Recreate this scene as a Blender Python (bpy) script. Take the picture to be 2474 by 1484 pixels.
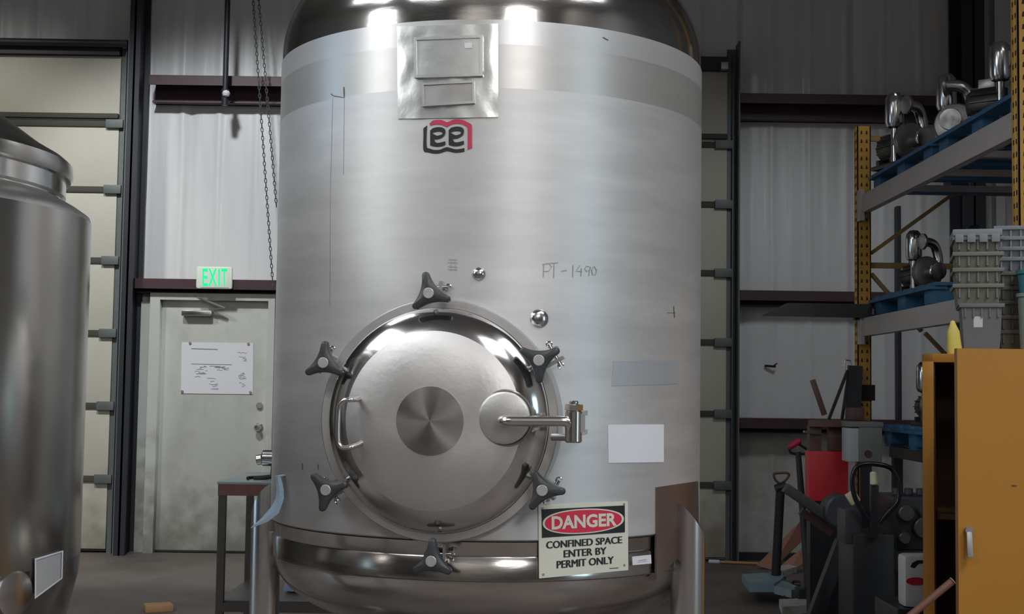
import bpy, bmesh, math, random
from mathutils import Vector, Matrix, noise
random.seed(7)
PI = math.pi
SC = bpy.context.scene
COL = SC.collection
for o in list(bpy.data.objects): bpy.data.objects.remove(o)

# ------------------------------------------------------------------ camera
F = 3200.0; IW, IH = 2474.0, 1484.0
H = 1.35
PITCH = math.atan(198 / F); ROLL = 0.014
cf = Vector((0, math.cos(PITCH), math.sin(PITCH)))
r0 = Vector((1, 0, 0)); u0 = Vector((0, -math.sin(PITCH), math.cos(PITCH)))
CU = u0 * math.cos(ROLL) - r0 * math.sin(ROLL)
CR = r0 * math.cos(ROLL) + u0 * math.sin(ROLL)
CAM = Vector((0, 0, H))
cd = bpy.data.cameras.new('camera'); co = bpy.data.objects.new('camera', cd); COL.objects.link(co)
cd.sensor_fit = 'HORIZONTAL'; cd.sensor_width = 36; cd.lens = 36 * F / IW
cd.clip_start = 0.05; cd.clip_end = 100
m = Matrix((CR, CU, -cf)).transposed().to_4x4(); m.translation = CAM
co.matrix_world = m
SC.camera = co

def ray(px, py):
    return (cf + CR * ((px - IW / 2) / F) - CU * ((py - IH / 2) / F))
def W(px, py, Y):                      # world point on the plane y = Y
    d = ray(px, py); return CAM + d * (Y / d.y)
def WF(px, py, z=0.0):                 # world point on the horizontal plane
    d = ray(px, py); return CAM + d * ((z - H) / d.z)

# ------------------------------------------------------------------ world, exposure
w = bpy.data.worlds.new('world'); SC.world = w; w.use_nodes = True
w.node_tree.nodes['Background'].inputs[0].default_value = (0.5, 0.6, 0.75, 1)
w.node_tree.nodes['Background'].inputs[1].default_value = 0.05
SC.view_settings.view_transform = 'Standard'; SC.view_settings.look = 'None'
SC.view_settings.gamma = 1; SC.view_settings.use_curve_mapping = False
SC.view_settings.exposure = 0.0
SC.cycles.max_bounces = 6

# ------------------------------------------------------------------ lights
LL = []
def area(name, loc, target, sx, sy, power, col, spread=180):
    l = bpy.data.lights.new(name, 'AREA'); l.shape = 'RECTANGLE'; l.size = sx; l.size_y = sy
    l.energy = power; l.color = col; l.spread = math.radians(spread)
    o = bpy.data.objects.new(name, l); COL.objects.link(o); o.location = loc; LL.append(o)
    d = Vector(target) - Vector(loc)
    o.rotation_euler = d.to_track_quat('-Z', 'Y').to_euler(); return o
def spot(name, loc, target, power, col, ang, blend, size=0.15):
    l = bpy.data.lights.new(name, 'SPOT'); l.energy = power; l.color = col
    l.spot_size = math.radians(ang); l.spot_blend = blend; l.shadow_soft_size = size
    o = bpy.data.objects.new(name, l); COL.objects.link(o); o.location = loc; LL.append(o)
    d = Vector(target) - Vector(loc)
    o.rotation_euler = d.to_track_quat('-Z', 'Y').to_euler(); return o
# high-bay lamps behind the viewer, then added overhead fill
area('high_bay_lamp', (-8.6, -1.6, 5.0), (0, 3.6, 2.2), 2.3, 1.5, 5.6, (.97, .99, 1), 32)
area('high_bay_lamp', (2.5, -5.9, 4.9), (0, 3.6, 2.2), 2.0, 1.2, 6.2, (1, .97, .95), 32)
area('overhead_fill', (-3.7, -1.2, 6.3), (-2.6, .6, 0), 2.0, 2.6, 85, (.97, .98, 1), 120)  # added overhead fill for the tank front, also the cover highlights
area('overhead_fill', (1.7, -1.2, 6.3), (1.0, .6, 0), 2.0, 2.6, 48, (.98, .98, 1), 120)
area('ceiling_bounce_fill', (-1.0, -3.6, 4.6), (-1.0, -3.6, 9), 3.0, 1.2, 40, (1, .97, .94), 150)  # added uplight, brightens the ceiling mirrored in the top head
area('overhead_fill', (-5.5, 1.4, 6.3), (-4.0, 1.6, 0), 3.0, 2.6, 175, (.95, .98, 1), 110)  # added fill for the tank's left side
area('overhead_fill', (3.8, .6, 6.3), (2.8, 1.0, 0), 2.2, 2.6, 135, (.98, .98, 1), 110)  # added fill for the tank's right side
area('overhead_fill', (-3.3, 5.0, 6.4), (-3.3, 5.0, 0), 1.6, 2.4, 44, (.92, .97, 1), 105)  # added overhead light for the bright rim of the top head
# open dock doors: daylight from the side walls behind the viewer
area('dock_daylight', (5.7, -1.0, 1.9), (0, 2.5, 1.4), 1.2, 2.4, 10, (.55, .85, 1.0), 90)
area('dock_daylight', (-9.6, 3.0, 1.8), (0, 3.2, 1.2), 1.4, 2.4, 13, (.5, .74, 1.0), 60)
# lamps over the back wall
spot('wall_lamp', (-2.4, 6.5, 5.6), (-2.3, 10.8, 1.35), 640, (.95, .98, 1.0), 56, .5, .2)
spot('wall_lamp', (-4.9, 6.5, 5.6), (-4.6, 10.8, 1.4), 370, (1, .98, .9), 58, .5, .3)
spot('wall_lamp', (2.3, 6.9, 4.6), (2.35, 10.8, 1.0), 114, (.92, .97, 1.0), 66, .8, .3)
# added spots that brighten the unseen walls mirrored in the polished steel
spot('side_wall_fill', (-7.0, -2.0, 6.0), (-10, -1.0, 2.4), 170, (.93, 1, .97), 120, .6, .3)
spot('side_wall_fill', (4.0, -3.0, 6.0), (6, -3.0, 2.4), 130, (1, .95, .88), 120, .6, .3)
spot('rear_wall_fill', (-2.0, -5.0, 6.2), (-1.5, -8.0, 3.6), 560, (1, .95, .90), 110, .6, .3)

# ------------------------------------------------------------------ materials
MATS = {}
def mat(name, col, rough=.6, metal=0.0, var=0.0, vscale=8.0, stretch=(1, 1, 1), bump=0.0, bscale=60.0,
        aniso=0.0, arot=0.0, emit=None, estr=1.0, col2=None, v2=(.45, .7), spec=.5, rvar=0.0, coat=0.0, grime=None):
    if name in MATS: return MATS[name]
    mt = bpy.data.materials.new(name); mt.use_nodes = True; nt = mt.node_tree; N = nt.nodes; L = nt.links
    b = N['Principled BSDF']
    b.inputs['Base Color'].default_value = (*col, 1); b.inputs['Roughness'].default_value = rough
    b.inputs['Metallic'].default_value = metal; b.inputs['Specular IOR Level'].default_value = spec
    if coat: b.inputs['Coat Weight'].default_value = coat
    tc = N.new('ShaderNodeTexCoord'); mp = N.new('ShaderNodeMapping'); mp.inputs['Scale'].default_value = stretch
    L.new(tc.outputs['Object'], mp.inputs['Vector'])
    if var or col2 or rvar:
        nz = N.new('ShaderNodeTexNoise'); nz.inputs['Scale'].default_value = vscale; nz.inputs['Detail'].default_value = 6
        nz.inputs['Roughness'].default_value = .6
        L.new(mp.outputs[0], nz.inputs['Vector'])
        if var or col2:
            mr = N.new('ShaderNodeMapRange'); mr.inputs[1].default_value = v2[0] if col2 else .15; mr.inputs[2].default_value = v2[1] if col2 else .85
            L.new(nz.outputs['Fac'], mr.inputs[0])
            mx = N.new('ShaderNodeMix'); mx.data_type = 'RGBA'
            L.new(mr.outputs[0], mx.inputs[0])
            c2 = col2 if col2 else tuple(min(1, c * (1 + var)) for c in col)
            c1 = col if col2 else tuple(c * (1 - var) for c in col)
            mx.inputs[6].default_value = (*c1, 1); mx.inputs[7].default_value = (*c2, 1)
            L.new(mx.outputs[2], b.inputs['Base Color'])
        if rvar:
            m2 = N.new('ShaderNodeMapRange'); m2.inputs[1].default_value = .15; m2.inputs[2].default_value = .85
            m2.inputs[3].default_value = rough - rvar; m2.inputs[4].default_value = rough + rvar
            L.new(nz.outputs['Fac'], m2.inputs[0]); L.new(m2.outputs[0], b.inputs['Roughness'])
    if grime:                                      # dirt kicked up from the floor: (height, colour)
        gz, gc = grime
        se = N.new('ShaderNodeSeparateXYZ'); L.new(tc.outputs['Object'], se.inputs[0])
        gn = N.new('ShaderNodeTexNoise'); gn.inputs['Scale'].default_value = 7; gn.inputs['Detail'].default_value = 7; L.new(tc.outputs['Object'], gn.inputs['Vector'])
        ma = N.new('ShaderNodeMath'); ma.operation = 'MULTIPLY_ADD'; L.new(gn.outputs['Fac'], ma.inputs[0]); ma.inputs[1].default_value = -gz * 2.4; L.new(se.outputs['Z'], ma.inputs[2])
        gr = N.new('ShaderNodeMapRange'); L.new(ma.outputs[0], gr.inputs[0]); gr.inputs[1].default_value = -gz * 1.25; gr.inputs[2].default_value = -gz * .1; gr.inputs[3].default_value = .85; gr.inputs[4].default_value = 0
        gm = N.new('ShaderNodeMix'); gm.data_type = 'RGBA'; L.new(gr.outputs[0], gm.inputs[0]); gm.inputs[7].default_value = (*gc, 1)
        src = b.inputs['Base Color'].links[0].from_socket if b.inputs['Base Color'].links else None
        if src: L.new(src, gm.inputs[6])
        else: gm.inputs[6].default_value = (*col, 1)
        L.new(gm.outputs[2], b.inputs['Base Color'])
    if bump:
        nb = N.new('ShaderNodeTexNoise'); nb.inputs['Scale'].default_value = bscale; nb.inputs['Detail'].default_value = 4
        L.new(mp.outputs[0], nb.inputs['Vector'])
        bp = N.new('ShaderNodeBump'); bp.inputs['Strength'].default_value = bump; bp.inputs['Distance'].default_value = .01
        L.new(nb.outputs['Fac'], bp.inputs['Height']); L.new(bp.outputs[0], b.inputs['Normal'])
    if aniso:
        tg = N.new('ShaderNodeTangent'); tg.direction_type = 'RADIAL'; tg.axis = 'Z'
        L.new(tg.outputs[0], b.inputs['Tangent'])
        b.inputs['Anisotropic'].default_value = aniso; b.inputs['Anisotropic Rotation'].default_value = arot
    if emit:
        b.inputs['Emission Color'].default_value = (*emit, 1); b.inputs['Emission Strength'].default_value = estr
    MATS[name] = mt; return mt

M_ = {}
M_['shell'] = mat('brushed_shell_steel', (.58, .58, .58), .48, .55, .17, 2.6, (1, 1, 6), .03, 120, aniso=.45, arot=.25, rvar=.03)
M_['shell2'] = mat('smooth_brushed_band', (.54, .535, .52), .40, .65, .05, 3, (1, 1, 9), .02, 120, aniso=.5, arot=.25, rvar=.03)
M_['polish'] = mat('polished_steel', (.60, .59, .575), .13, 1, .06, 5, (1, 1, 3), .03, 14, rvar=.03)
M_['polish_low'] = mat('polished_lower_band_steel', (.52, .50, .48), .17, 1, .10, 5, (1, 1, 5), .04, 12, rvar=.05)
M_['mirror'] = mat('mirror_steel', (.50, .485, .465), .20, 1, .04, 4, (1, 1, .4))
M_['crown'] = mat('brushed_crown_steel', (.58, .57, .56), .42, .8, .10, 6, (1, 1, 1), .05, 60, aniso=.5, rvar=.05)
M_['swirl'] = mat('swirl_finish_steel', (.56, .55, .53), .27, 1, .05, 10, aniso=.85)
M_['steel'] = mat('stainless_fitting', (.66, .63, .61), .2, 1, .04, 20)
M_['steel_dull'] = mat('dull_steel', (.46, .45, .44), .42, .9, .1, 12)
M_['plate'] = mat('wavy_name_plate_steel', (.66, .68, .67), .30, .75, 0, 9, (1, 1, 1), .08, 30)
M_['knob'] = mat('charcoal_plastic', (.042, .048, .052), .38, 0, .15, 30)
M_['scribble'] = mat('pencil_mark', (.36, .36, .36), .6, .2)
M_['scratch'] = mat('dark_scratch', (.12, .10, .09), .6)
M_['legst'] = mat('brushed_leg_steel', (.62, .60, .58), .27, 1, .08, 6, (1, 1, .3))
M_['insert'] = mat('brushed_insert', (.46, .46, .45), .5, .5, .15, 60)
M_['residue'] = mat('blue_grey_residue', (.43, .455, .48), .5, .45, .08, 10)
M_['padheat'] = mat('heat_tinted_pad', (.20, .135, .115), .34, .7, .1, 5, col2=(.26, .22, .20), v2=(.4, .65), bump=.03, bscale=10)
M_['red'] = mat('sign_red', (.62, .02, .06), .45)
M_['logored'] = mat('logo_red', (.52, .035, .085), .45)
M_['black'] = mat('print_black', (.014, .017, .018), .45)
M_['cream'] = mat('sign_cream', (.66, .66, .56), .45, 0, .03, 20)
M_['paper'] = mat('white_paper', (.70, .71, .76), .7, 0, .02, 8)
M_['ink'] = mat('faint_ink', (.36, .37, .42), .7)
M_['wallw'] = mat('white_vinyl_liner', (.72, .73, .74), .38, 0, .05, 3, (3, 1, .5), .10, 26, coat=.1)
M_['walld'] = mat('stained_wall_base', (.56, .56, .54), .7, 0, 0, 2.2, (1, 1, .8), .1, 20, col2=(.24, .23, .20), v2=(.45, .78))
M_['doorp'] = mat('cream_overhead_panel', (.50, .485, .415), .55, 0, .07, 2.5, (1, 1, .5), .05, 20, grime=(.55, (.27, .24, .19)))
M_['doorg'] = mat('panel_seam_metal', (.075, .072, .06), .7, 0, spec=.2)
M_['galv'] = mat('galvanised_track', (.13, .15, .15), .55, .3, .15, 12)
M_['darkst'] = mat('dark_column_steel', (.035, .038, .046), .5, .3, .15, 4)
M_['girt'] = mat('maroon_girt_paint', (.060, .026, .032), .5, 0, .15, 6)
M_['ddoor'] = mat('grey_painted_door', (.47, .485, .45), .5, 0, 0, 3, (1, 1, .6), .04, 20, col2=(.33, .335, .31), v2=(.5, .8), grime=(.5, (.20, .19, .165)))
M_['frame'] = mat('painted_door_frame', (.52, .54, .50), .45, 0, .06, 6, grime=(.9, (.16, .15, .13)))
M_['concrete'] = mat('dusty_concrete', (.150, .126, .112), .6, 0, 0, 1.3, (1, 1, 1), .18, 40, col2=(.085, .072, .064), v2=(.42, .7))
M_['roof'] = mat('roof_deck', (.42, .43, .44), .8)
M_['side'] = mat('side_wall_liner', (.46, .45, .44), .7, 0, .1, 1)
M_['rack'] = mat('rack_yellow', (.50, .27, .035), .45, 0, .12, 14)
M_['beam'] = mat('rack_beam_grey', (.42, .38, .36), .5, .1, .1, 8)
M_['brace'] = mat('rack_brace', (.33, .21, .07), .5, 0, .15, 10)
M_['hole'] = mat('dark_slot', (.02, .014, .01), .8)
M_['blue'] = mat('pallet_blue', (.028, .115, .22), .6, 0, .25, 12)
M_['iron'] = mat('cast_iron', (.085, .082, .078), .42, .6, .3, 14, bump=.1, bscale=40)
M_['alum'] = mat('pump_silver', (.30, .29, .28), .36, .8, .2, 14)
M_['chrome'] = mat('bright_chrome', (.55, .55, .55), .2, 1, .2, 20, rvar=.08)
M_['cab'] = mat('cabinet_yellow', (.44, .20, .026), .42, 0, .05, 3)
M_['cabin'] = mat('cabinet_inner_shade', (.06, .028, .009), .55)  # cabinet yellow darkened to stand in for shade inside
M_['tote'] = mat('grey_tote_plastic', (.17, .185, .195), .5, 0, .06, 8)
M_['tote2'] = mat('olive_grey_tote_plastic', (.15, .15, .125), .55, 0, .08, 8)
M_['totel'] = mat('pale_grey_lid', (.24, .26, .29), .5, 0, .06, 8)
M_['ylw'] = mat('yellow_plastic', (.70, .60, .13), .5, 0, .08, 10)
M_['cyan'] = mat('cyan_plastic', (.08, .30, .38), .45)
M_['pale'] = mat('pale_teal_plastic', (.38, .46, .46), .45)
M_['jug'] = mat('white_jug', (.60, .58, .56), .45, 0, .06, 9)
M_['redp'] = mat('red_machine_paint', (.52, .025, .035), .45, 0, .06, 6)
M_['pink'] = mat('red_rubber_grip', (.60, .03, .10), .4)
M_['brown'] = mat('rusty_brown', (.115, .065, .055), .55, .2, .25, 10)
M_['blk'] = mat('black_machine_paint', (.018, .02, .023), .4, .1, .2, 8)
M_['char'] = mat('charcoal_paint', (.05, .052, .06), .42, .2, .15, 8)
M_['tan'] = mat('pinkish_cardboard', (.40, .20, .135), .8, 0, .08, 8)
M_['wood'] = mat('pale_wood', (.46, .27, .13), .65, 0, .12, 9)
M_['ltblue'] = mat('worn_light_blue', (.20, .33, .39), .55, 0, 0, 9, col2=(.34, .36, .35), v2=(.45, .65))
M_['white'] = mat('worn_white_paint', (.52, .52, .49), .5, 0, 0, 14, col2=(.26, .25, .23), v2=(.5, .75))
M_['glove'] = mat('pale_blue_film', (.42, .60, .74), .35, 0, .06, 14)
M_['bench'] = mat('bench_frame_steel', (.075, .065, .062), .45, .5, .2, 12)
M_['benchred'] = mat('bench_rail_rust', (.13, .062, .058), .5, .3, .25, 12)
M_['benchtop'] = mat('bench_top_steel', (.28, .33, .33), .35, .6, .15, 8)
M_['exitbox'] = mat('exit_housing', (.60, .63, .56), .5, emit=(.75, .9, .75), estr=.18)
M_['exitlet'] = mat('exit_letters', (.0, .4, .15), .5, emit=(.0, .85, .30), estr=.8)
M_['rust'] = mat('reddish_hose', (.16, .07, .05), .5)
M_['gasket'] = mat('dark_gasket', (.02, .02, .02), .6)

# ------------------------------------------------------------------ mesh builder
ORG = {}; WMAT = {}
class MB:
    def __init__(s): s.bm = bmesh.new()
    def _add(s, vs, fs):
        v = [s.bm.verts.new(p) for p in vs]
        for f in fs:
            try: s.bm.faces.new([v[i] for i in f])
            except ValueError: pass
        return s
    def box(s, c, d, rot=None, bev=0.0):
        t = bmesh.new(); bmesh.ops.create_cube(t, size=1)
        for v in t.verts: v.co = Vector((v.co.x * d[0], v.co.y * d[1], v.co.z * d[2]))
        if bev: bmesh.ops.bevel(t, geom=t.edges[:], offset=bev, segments=2, profile=.6, affect='EDGES')
        M = Matrix.Translation(Vector(c)) @ (rot.to_4x4() if rot else Matrix.Identity(4))
        t.verts.index_update()
        s._add([M @ v.co for v in t.verts], [[v.index for v in f.verts] for f in t.faces]); t.free(); return s
    def span(s, x0, x1, y0, y1, z0, z1, bev=0.0):
        return s.box(((x0 + x1) / 2, (y0 + y1) / 2, (z0 + z1) / 2), (abs(x1 - x0), abs(y1 - y0), abs(z1 - z0)), None, bev)
    def bar(s, a, b, wd, hd, up=Vector((0, 0, 1)), bev=0.0):   # rectangular bar from a to b
        a = Vector(a); b = Vector(b); d = (b - a); L = d.length; d.normalize()
        x = d.cross(up)
        if x.length < 1e-4: x = d.cross(Vector((0, 1, 0)))
        x.normalize(); z = x.cross(d)
        R = Matrix((x, d, z)).transposed()
        return s.box((a + b) / 2, (wd, L, hd), R, bev)
    def tube(s, pts, r, seg=12, caps=True, rs=None):
        pts = [Vector(p) for p in pts]; n = len(pts); rings = []
        ref = Vector((0, 0, 1)); vs = []; fs = []
        t0 = (pts[1] - pts[0]).normalized()
        if abs(t0.dot(ref)) > .95: ref = Vector((1, 0, 0))
        x = t0.cross(ref).normalized()
        for i, p in enumerate(pts):
            t = (pts[min(i + 1, n - 1)] - pts[max(i - 1, 0)]).normalized()
            x = (x - t * x.dot(t)).normalized(); y = t.cross(x)
            rr = rs[i] if rs else r
            for k in range(seg):
                a = 2 * PI * k / seg; vs.append(p + (x * math.cos(a) + y * math.sin(a)) * rr)
        for i in range(n - 1):
            for k in range(seg):
                k2 = (k + 1) % seg; fs.append([i * seg + k, i * seg + k2, (i + 1) * seg + k2, (i + 1) * seg + k])
        if caps: fs.append(list(range(seg))[::-1]); fs.append([(n - 1) * seg + k for k in range(seg)])
        return s._add(vs, fs)
    def cyl(s, a, b, r, r2=None, seg=24, bev=0.0):
        a = Vector(a); b = Vector(b); r2 = r if r2 is None else r2
        if bev:
            d = (b - a).normalized()
            return s.tube([a, a + d * bev, b - d * bev, b], r, seg, True, [r - bev, r, r2, r2 - bev])
        return s.tube([a, b], r, seg, True, [r, r2])
    def lathe(s, prof, M=None, seg=64, a0=0, a1=2 * PI):
        M = M or Matrix.Identity(4); vs = []; fs = []; full = abs(a1 - a0 - 2 * PI) < 1e-6
        n = seg if full else seg + 1
        for r, h in prof:
            for k in range(n):
                a = a0 + (a1 - a0) * k / seg; vs.append(M @ Vector((r * math.cos(a), r * math.sin(a), h)))
        for i in range(len(prof) - 1):
            for k in range(seg):
                k2 = (k + 1) % n; fs.append([i * n + k, i * n + k2, (i + 1) * n + k2, (i + 1) * n + k])
        return s._add(vs, fs)
    def prism(s, pts, vec):                       # polygon of 3-D points pushed along vec
        n = len(pts); vec = Vector(vec); pts = [Vector(p) for p in pts]
        fs = [list(range(n))[::-1], [n + i for i in range(n)]] + [[i, (i + 1) % n, n + (i + 1) % n, n + i] for i in range(n)]
        return s._add(pts + [p + vec for p in pts], fs)
    def grid(s, fn, nu, nv):
        vs = [fn(i / nu, j / nv) for j in range(nv + 1) for i in range(nu + 1)]; q = nu + 1
        return s._add(vs, [[j * q + i, j * q + i + 1, (j + 1) * q + i + 1, (j + 1) * q + i] for j in range(nv) for i in range(nu)])
    def build(s, name, mt, parent=None, smooth=True, M=None, out=None):
        if isinstance(mt, str): mt = M_[mt]
        bm = s.bm
        bmesh.ops.remove_doubles(bm, verts=bm.verts[:], dist=1e-6)
        bmesh.ops.recalc_face_normals(bm, faces=bm.faces[:])
        if out:
            fl_ = [f for f in bm.faces if f.normal.dot(out(f.calc_center_median())) < 0]
            if fl_: bmesh.ops.reverse_faces(bm, faces=fl_)
        org = ORG.get(parent.name, Vector()) if parent else Vector()
        if M is None:
            for v in bm.verts: v.co -= org
        me = bpy.data.meshes.new(name)
        for e in bm.edges:
            if len(e.link_faces) == 2 and e.calc_face_angle(0) > .7: e.smooth = False
        for f in bm.faces: f.smooth = smooth
        bm.to_mesh(me); bm.free(); me.materials.append(mt)
        o = bpy.data.objects.new(name, me); COL.objects.link(o)
        if parent:
            o.parent = parent; ORG[o.name] = org
        if M is not None:
            pm = WMAT.get(parent.name, Matrix.Translation(org)) if parent else Matrix.Identity(4)
            o.matrix_local = pm.inverted() @ M; WMAT[o.name] = M.copy(); ORG[o.name] = org
        return o
def tag(o, label=None, cat=None, group=None, kind=None):
    if label: o['label'] = label
    if cat: o['category'] = cat
    if group: o['group'] = group
    if kind: o['kind'] = kind
    return o
def thing(name, label, cat, loc=(0, 0, 0), group=None, kind=None):
    o = bpy.data.objects.new(name, None); COL.objects.link(o); o.location = loc; o.empty_display_size = .05
    ORG[o.name] = Vector(loc); return tag(o, label, cat, group, kind)
def centre(o):                                     # put a single-mesh thing's origin at its base
    me = o.data; xs = [v.co for v in me.vertices]
    c = Vector(((min(v.x for v in xs) + max(v.x for v in xs)) / 2, (min(v.y for v in xs) + max(v.y for v in xs)) / 2, min(v.z for v in xs)))
    me.transform(Matrix.Translation(-c)); o.location = c; return o
def copy_tree(o, parent=None):
    c = o.copy(); COL.objects.link(c); c.parent = parent
    for ch in list(o.children): copy_tree(ch, c)
    return c
FONT = {}
def text_mesh(txt, bold=0.0):
    cu = bpy.data.curves.new('t', 'FONT'); cu.body = txt; cu.size = 1; cu.offset = bold; cu.resolution_u = 3
    o = bpy.data.objects.new('t', cu); COL.objects.link(o)
    dg = bpy.context.evaluated_depsgraph_get(); ev = o.evaluated_get(dg); me = ev.to_mesh()
    vs = [v.co.copy() for v in me.vertices]; fs = [list(p.vertices) for p in me.polygons]
    ev.to_mesh_clear(); bpy.data.objects.remove(o); bpy.data.curves.remove(cu)
    x0 = min(v.x for v in vs); x1 = max(v.x for v in vs); y0 = min(v.y for v in vs); y1 = max(v.y for v in vs)
    return [((v.x - x0) / (x1 - x0), (v.y - y0) / (y1 - y0)) for v in vs], fs

# ================================================================== SETTING
YB = 10.8
ROOM = (-10.0, 6.0, -8.0, YB, 6.5)
x0, x1, y0, y1, zt = ROOM
tag(MB().span(x0, x1, y0, y1, -.15, 0).build('floor', 'concrete'), kind='structure')
tag(MB().span(x0, x1, y0, y1 + .2, zt, zt + .15).build('ceiling', 'roof'), kind='structure')
tag(MB().span(x0 - .15, x0, y0, y1 + .2, 0, zt).build('wall_left', 'side'), kind='structure')
tag(MB().span(x1, x1 + .15, y0, y1 + .2, 0, zt).build('wall_right', 'side'), kind='structure')
tag(MB().span(x0, x1, y0 - .15, y0, 0, zt).build('wall_rear', 'side'), kind='structure')

def X(px, py=800, Y=YB): return W(px, py, Y).x
def Z(px, py, Y=YB): return W(px, py, Y).z
wb = thing('wall_back', None, None, (0, YB, 0), kind='structure')
tag(wb, 'white vinyl lined metal wall behind the tanks')
MB().span(x0, x1, YB + .08, YB + .2, 0, zt).build('backing', 'side', wb)
zg = Z(1850, 1030)
def liner(xa, xb, za, zb, m):
    nx = max(4, int((xb - xa) / .018)); nz = 14
    def f(u, v):
        x = xa + (xb - xa) * u; z = za + (zb - za) * v
        e = min(u, 1 - u) * (xb - xa)
        puff = .02 * min(1, e / .06)
        wav = .006 * noise.noise(Vector((x * 9, 0, z * .5))) + .004 * noise.noise(Vector((x * 23, 3, z * 1.3)))
        rib = .012 * max(0, math.cos((x) * 2 * PI / .305)) ** 8
        return Vector((x, YB + .07 - puff - wav - rib, z))
    MB().grid(f, nx, nz).build('liner_panel', m, wb)
zs = [0.0, Z(1850, 1030), Z(1850, 724), Z(1900, 266), 4.6, zt]
xs = [x0]
while xs[-1] < x1 - .01: xs.append(min(xs[-1] + .915, x1))
for i in range(len(xs) - 1):
    for j in range(len(zs) - 1):
        if xs[i + 1] > X(0) - 1 and zs[j] < 5: liner(xs[i], xs[i + 1], zs[j], zs[j + 1], 'walld' if j == 0 else 'wallw')

def trim(n, xa, xb, ya, yb, za, zb, m, bev=.0):
    return tag(MB().span(xa, xb, ya, yb, za, zb, bev).build('trim_%d' % n, m), kind='structure')
# horizontal girts: a Z section (web, top flange, lip)
def girt(n, xa, xb, zc, h):
    mb = MB(); yb = YB + .03
    mb.span(xa, xb, yb - .03, yb, zc - h / 2, zc + h / 2)
    mb.span(xa, xb, yb - .22, yb, zc + h / 2 - .012, zc + h / 2)
    mb.span(xa, xb, yb - .225, yb - .215, zc + h / 2 - .08, zc + h / 2)
    mb.span(xa, xb, yb - .12, yb, zc - h / 2, zc - h / 2 + .012)
    return tag(mb.build('trim_%d' % n, 'girt'), kind='structure')
XL0, XL1 = X(358), X(668) + .6
girt(1, XL0, XL1, Z(520, 225), .20)
girt(2, XL0 - .08, XL1, Z(520, 696), .11)
XR0 = X(1778)
girt(3, XR0, x1, Z(1850, 266), .19); girt(4, XR0, x1, Z(1850, 724), .12); girt(5, XR0, x1, Z(1850, 1028), .12)
# columns
def column(n, xa, xb, yf):
    mb = MB(); mb.span(xa, xb, yf, yf + .02, 0, zt); mb.span(xa, xb, YB - .03, YB - .01, 0, zt)
    xm = (xa + xb) / 2; mb.span(xm - .008, xm + .008, yf, YB - .02, 0, zt)
    return tag(mb.build('trim_%d' % n, 'darkst'), kind='structure')
column(6, X(326, 500), X(352, 500), YB - .30)
column(7, X(2293, 500), X(2345, 500), YB - .35)
trim(8, X(2396, 500), X(2418, 500), YB - .1, YB, 0, zt, 'wallw')
trim(9, X(2163, 600), X(2172, 600), YB - .06, YB + .02, 0, Z(2167, 500), 'darkst')

# overhead sectional doors
def sectional(name, xa, xb, ys, pxs, xoff, label):
    d = tag(thing(name, None, None, ((xa + xb) / 2, YB - .12, 0)), kind='structure'); d['label'] = label
    z = [Z(pxs, q, YB - .12) for q in ys]; z[0] = 0.02
    for a, b in zip(z[:-1], z[1:]):
        MB().span(xa, xb, YB - .15, YB - .10, a + .012, b - .012, .004).build('door_panel', 'doorp', d)
    for k, q in enumerate(z[1:-1]):
        MB().span(xa, xb, YB - .165, YB - .145, q - .024, q + .024, .003).build('seam_strut', 'doorg', d)
    q = z[-2] - .01 if False else Z(pxs, 284 if pxs < 500 else 333, YB - .12)
    MB().span(xa, xb, YB - .19, YB - .145, q - .02, q + .02, .004).build('seam_strut', 'doorg', d)
    for zz in z[1:-1]:
        xe = xb if xoff > 0 else xa
        MB().span(xb - .10, xb + .04, YB - .185, YB - .155, zz - .035, zz + .035, .005).build('hinge', 'galv', d)
    MB().span(xa, xb, YB - .20, YB - .10, z[-1] - .01, z[-1] + .10).build('header', 'darkst', d)
    return d
ysl = [1335, 1157, 981, 806, 631, 460, 302, 135]
xd1 = X(288, 700)
sectional('door_1', x0 + .3, xd1, ysl, 280, 1, 'cream sectional overhead door at the left of the back wall')
ysr = [1350, 1172, 1000, 828, 661, 496, 352, 172]
xd2 = X(1748, 700)
sectional('door_2', X(1000, 700), xd2, ysr, 1740, 1, 'cream sectional overhead door partly hidden behind the big tank')
def track(n, xa, w, m='galv'):
    mb = MB(); mb.span(xa, xa + w, YB - .14, YB - .12, 0, Z(300, 110)); mb.span(xa + w - .012, xa + w, YB - .28, YB - .12, 0, Z(300, 100))
    mb.span(xa + w * .45, xa + w * .52, YB - .19, YB - .13, 0, Z(300, 120))
    return tag(mb.build('trim_%d' % n, m), kind='structure')
track(10, xd1 + .005, .10); track(11, xd2 + .0, .085)
tag(MB().cyl((x0 + .3, YB - .25, Z(150, 118)), (xd1 + .08, YB - .25, Z(290, 124)), .03, seg=10).build('trim_12', 'darkst'), kind='structure')
b = MB(); p = W(1750, 160, YB - .25); b.span(p.x - .03, p.x + .03, p.y - .03, p.y + .03, p.z - .03, p.z + .03, .006)
tag(b.build('trim_13', 'steel_dull'), kind='structure')
# dark base angle along the foot of the right wall
trim(14, XR0, x1, YB - .04, YB + .02, 0, .06, 'darkst')

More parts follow.
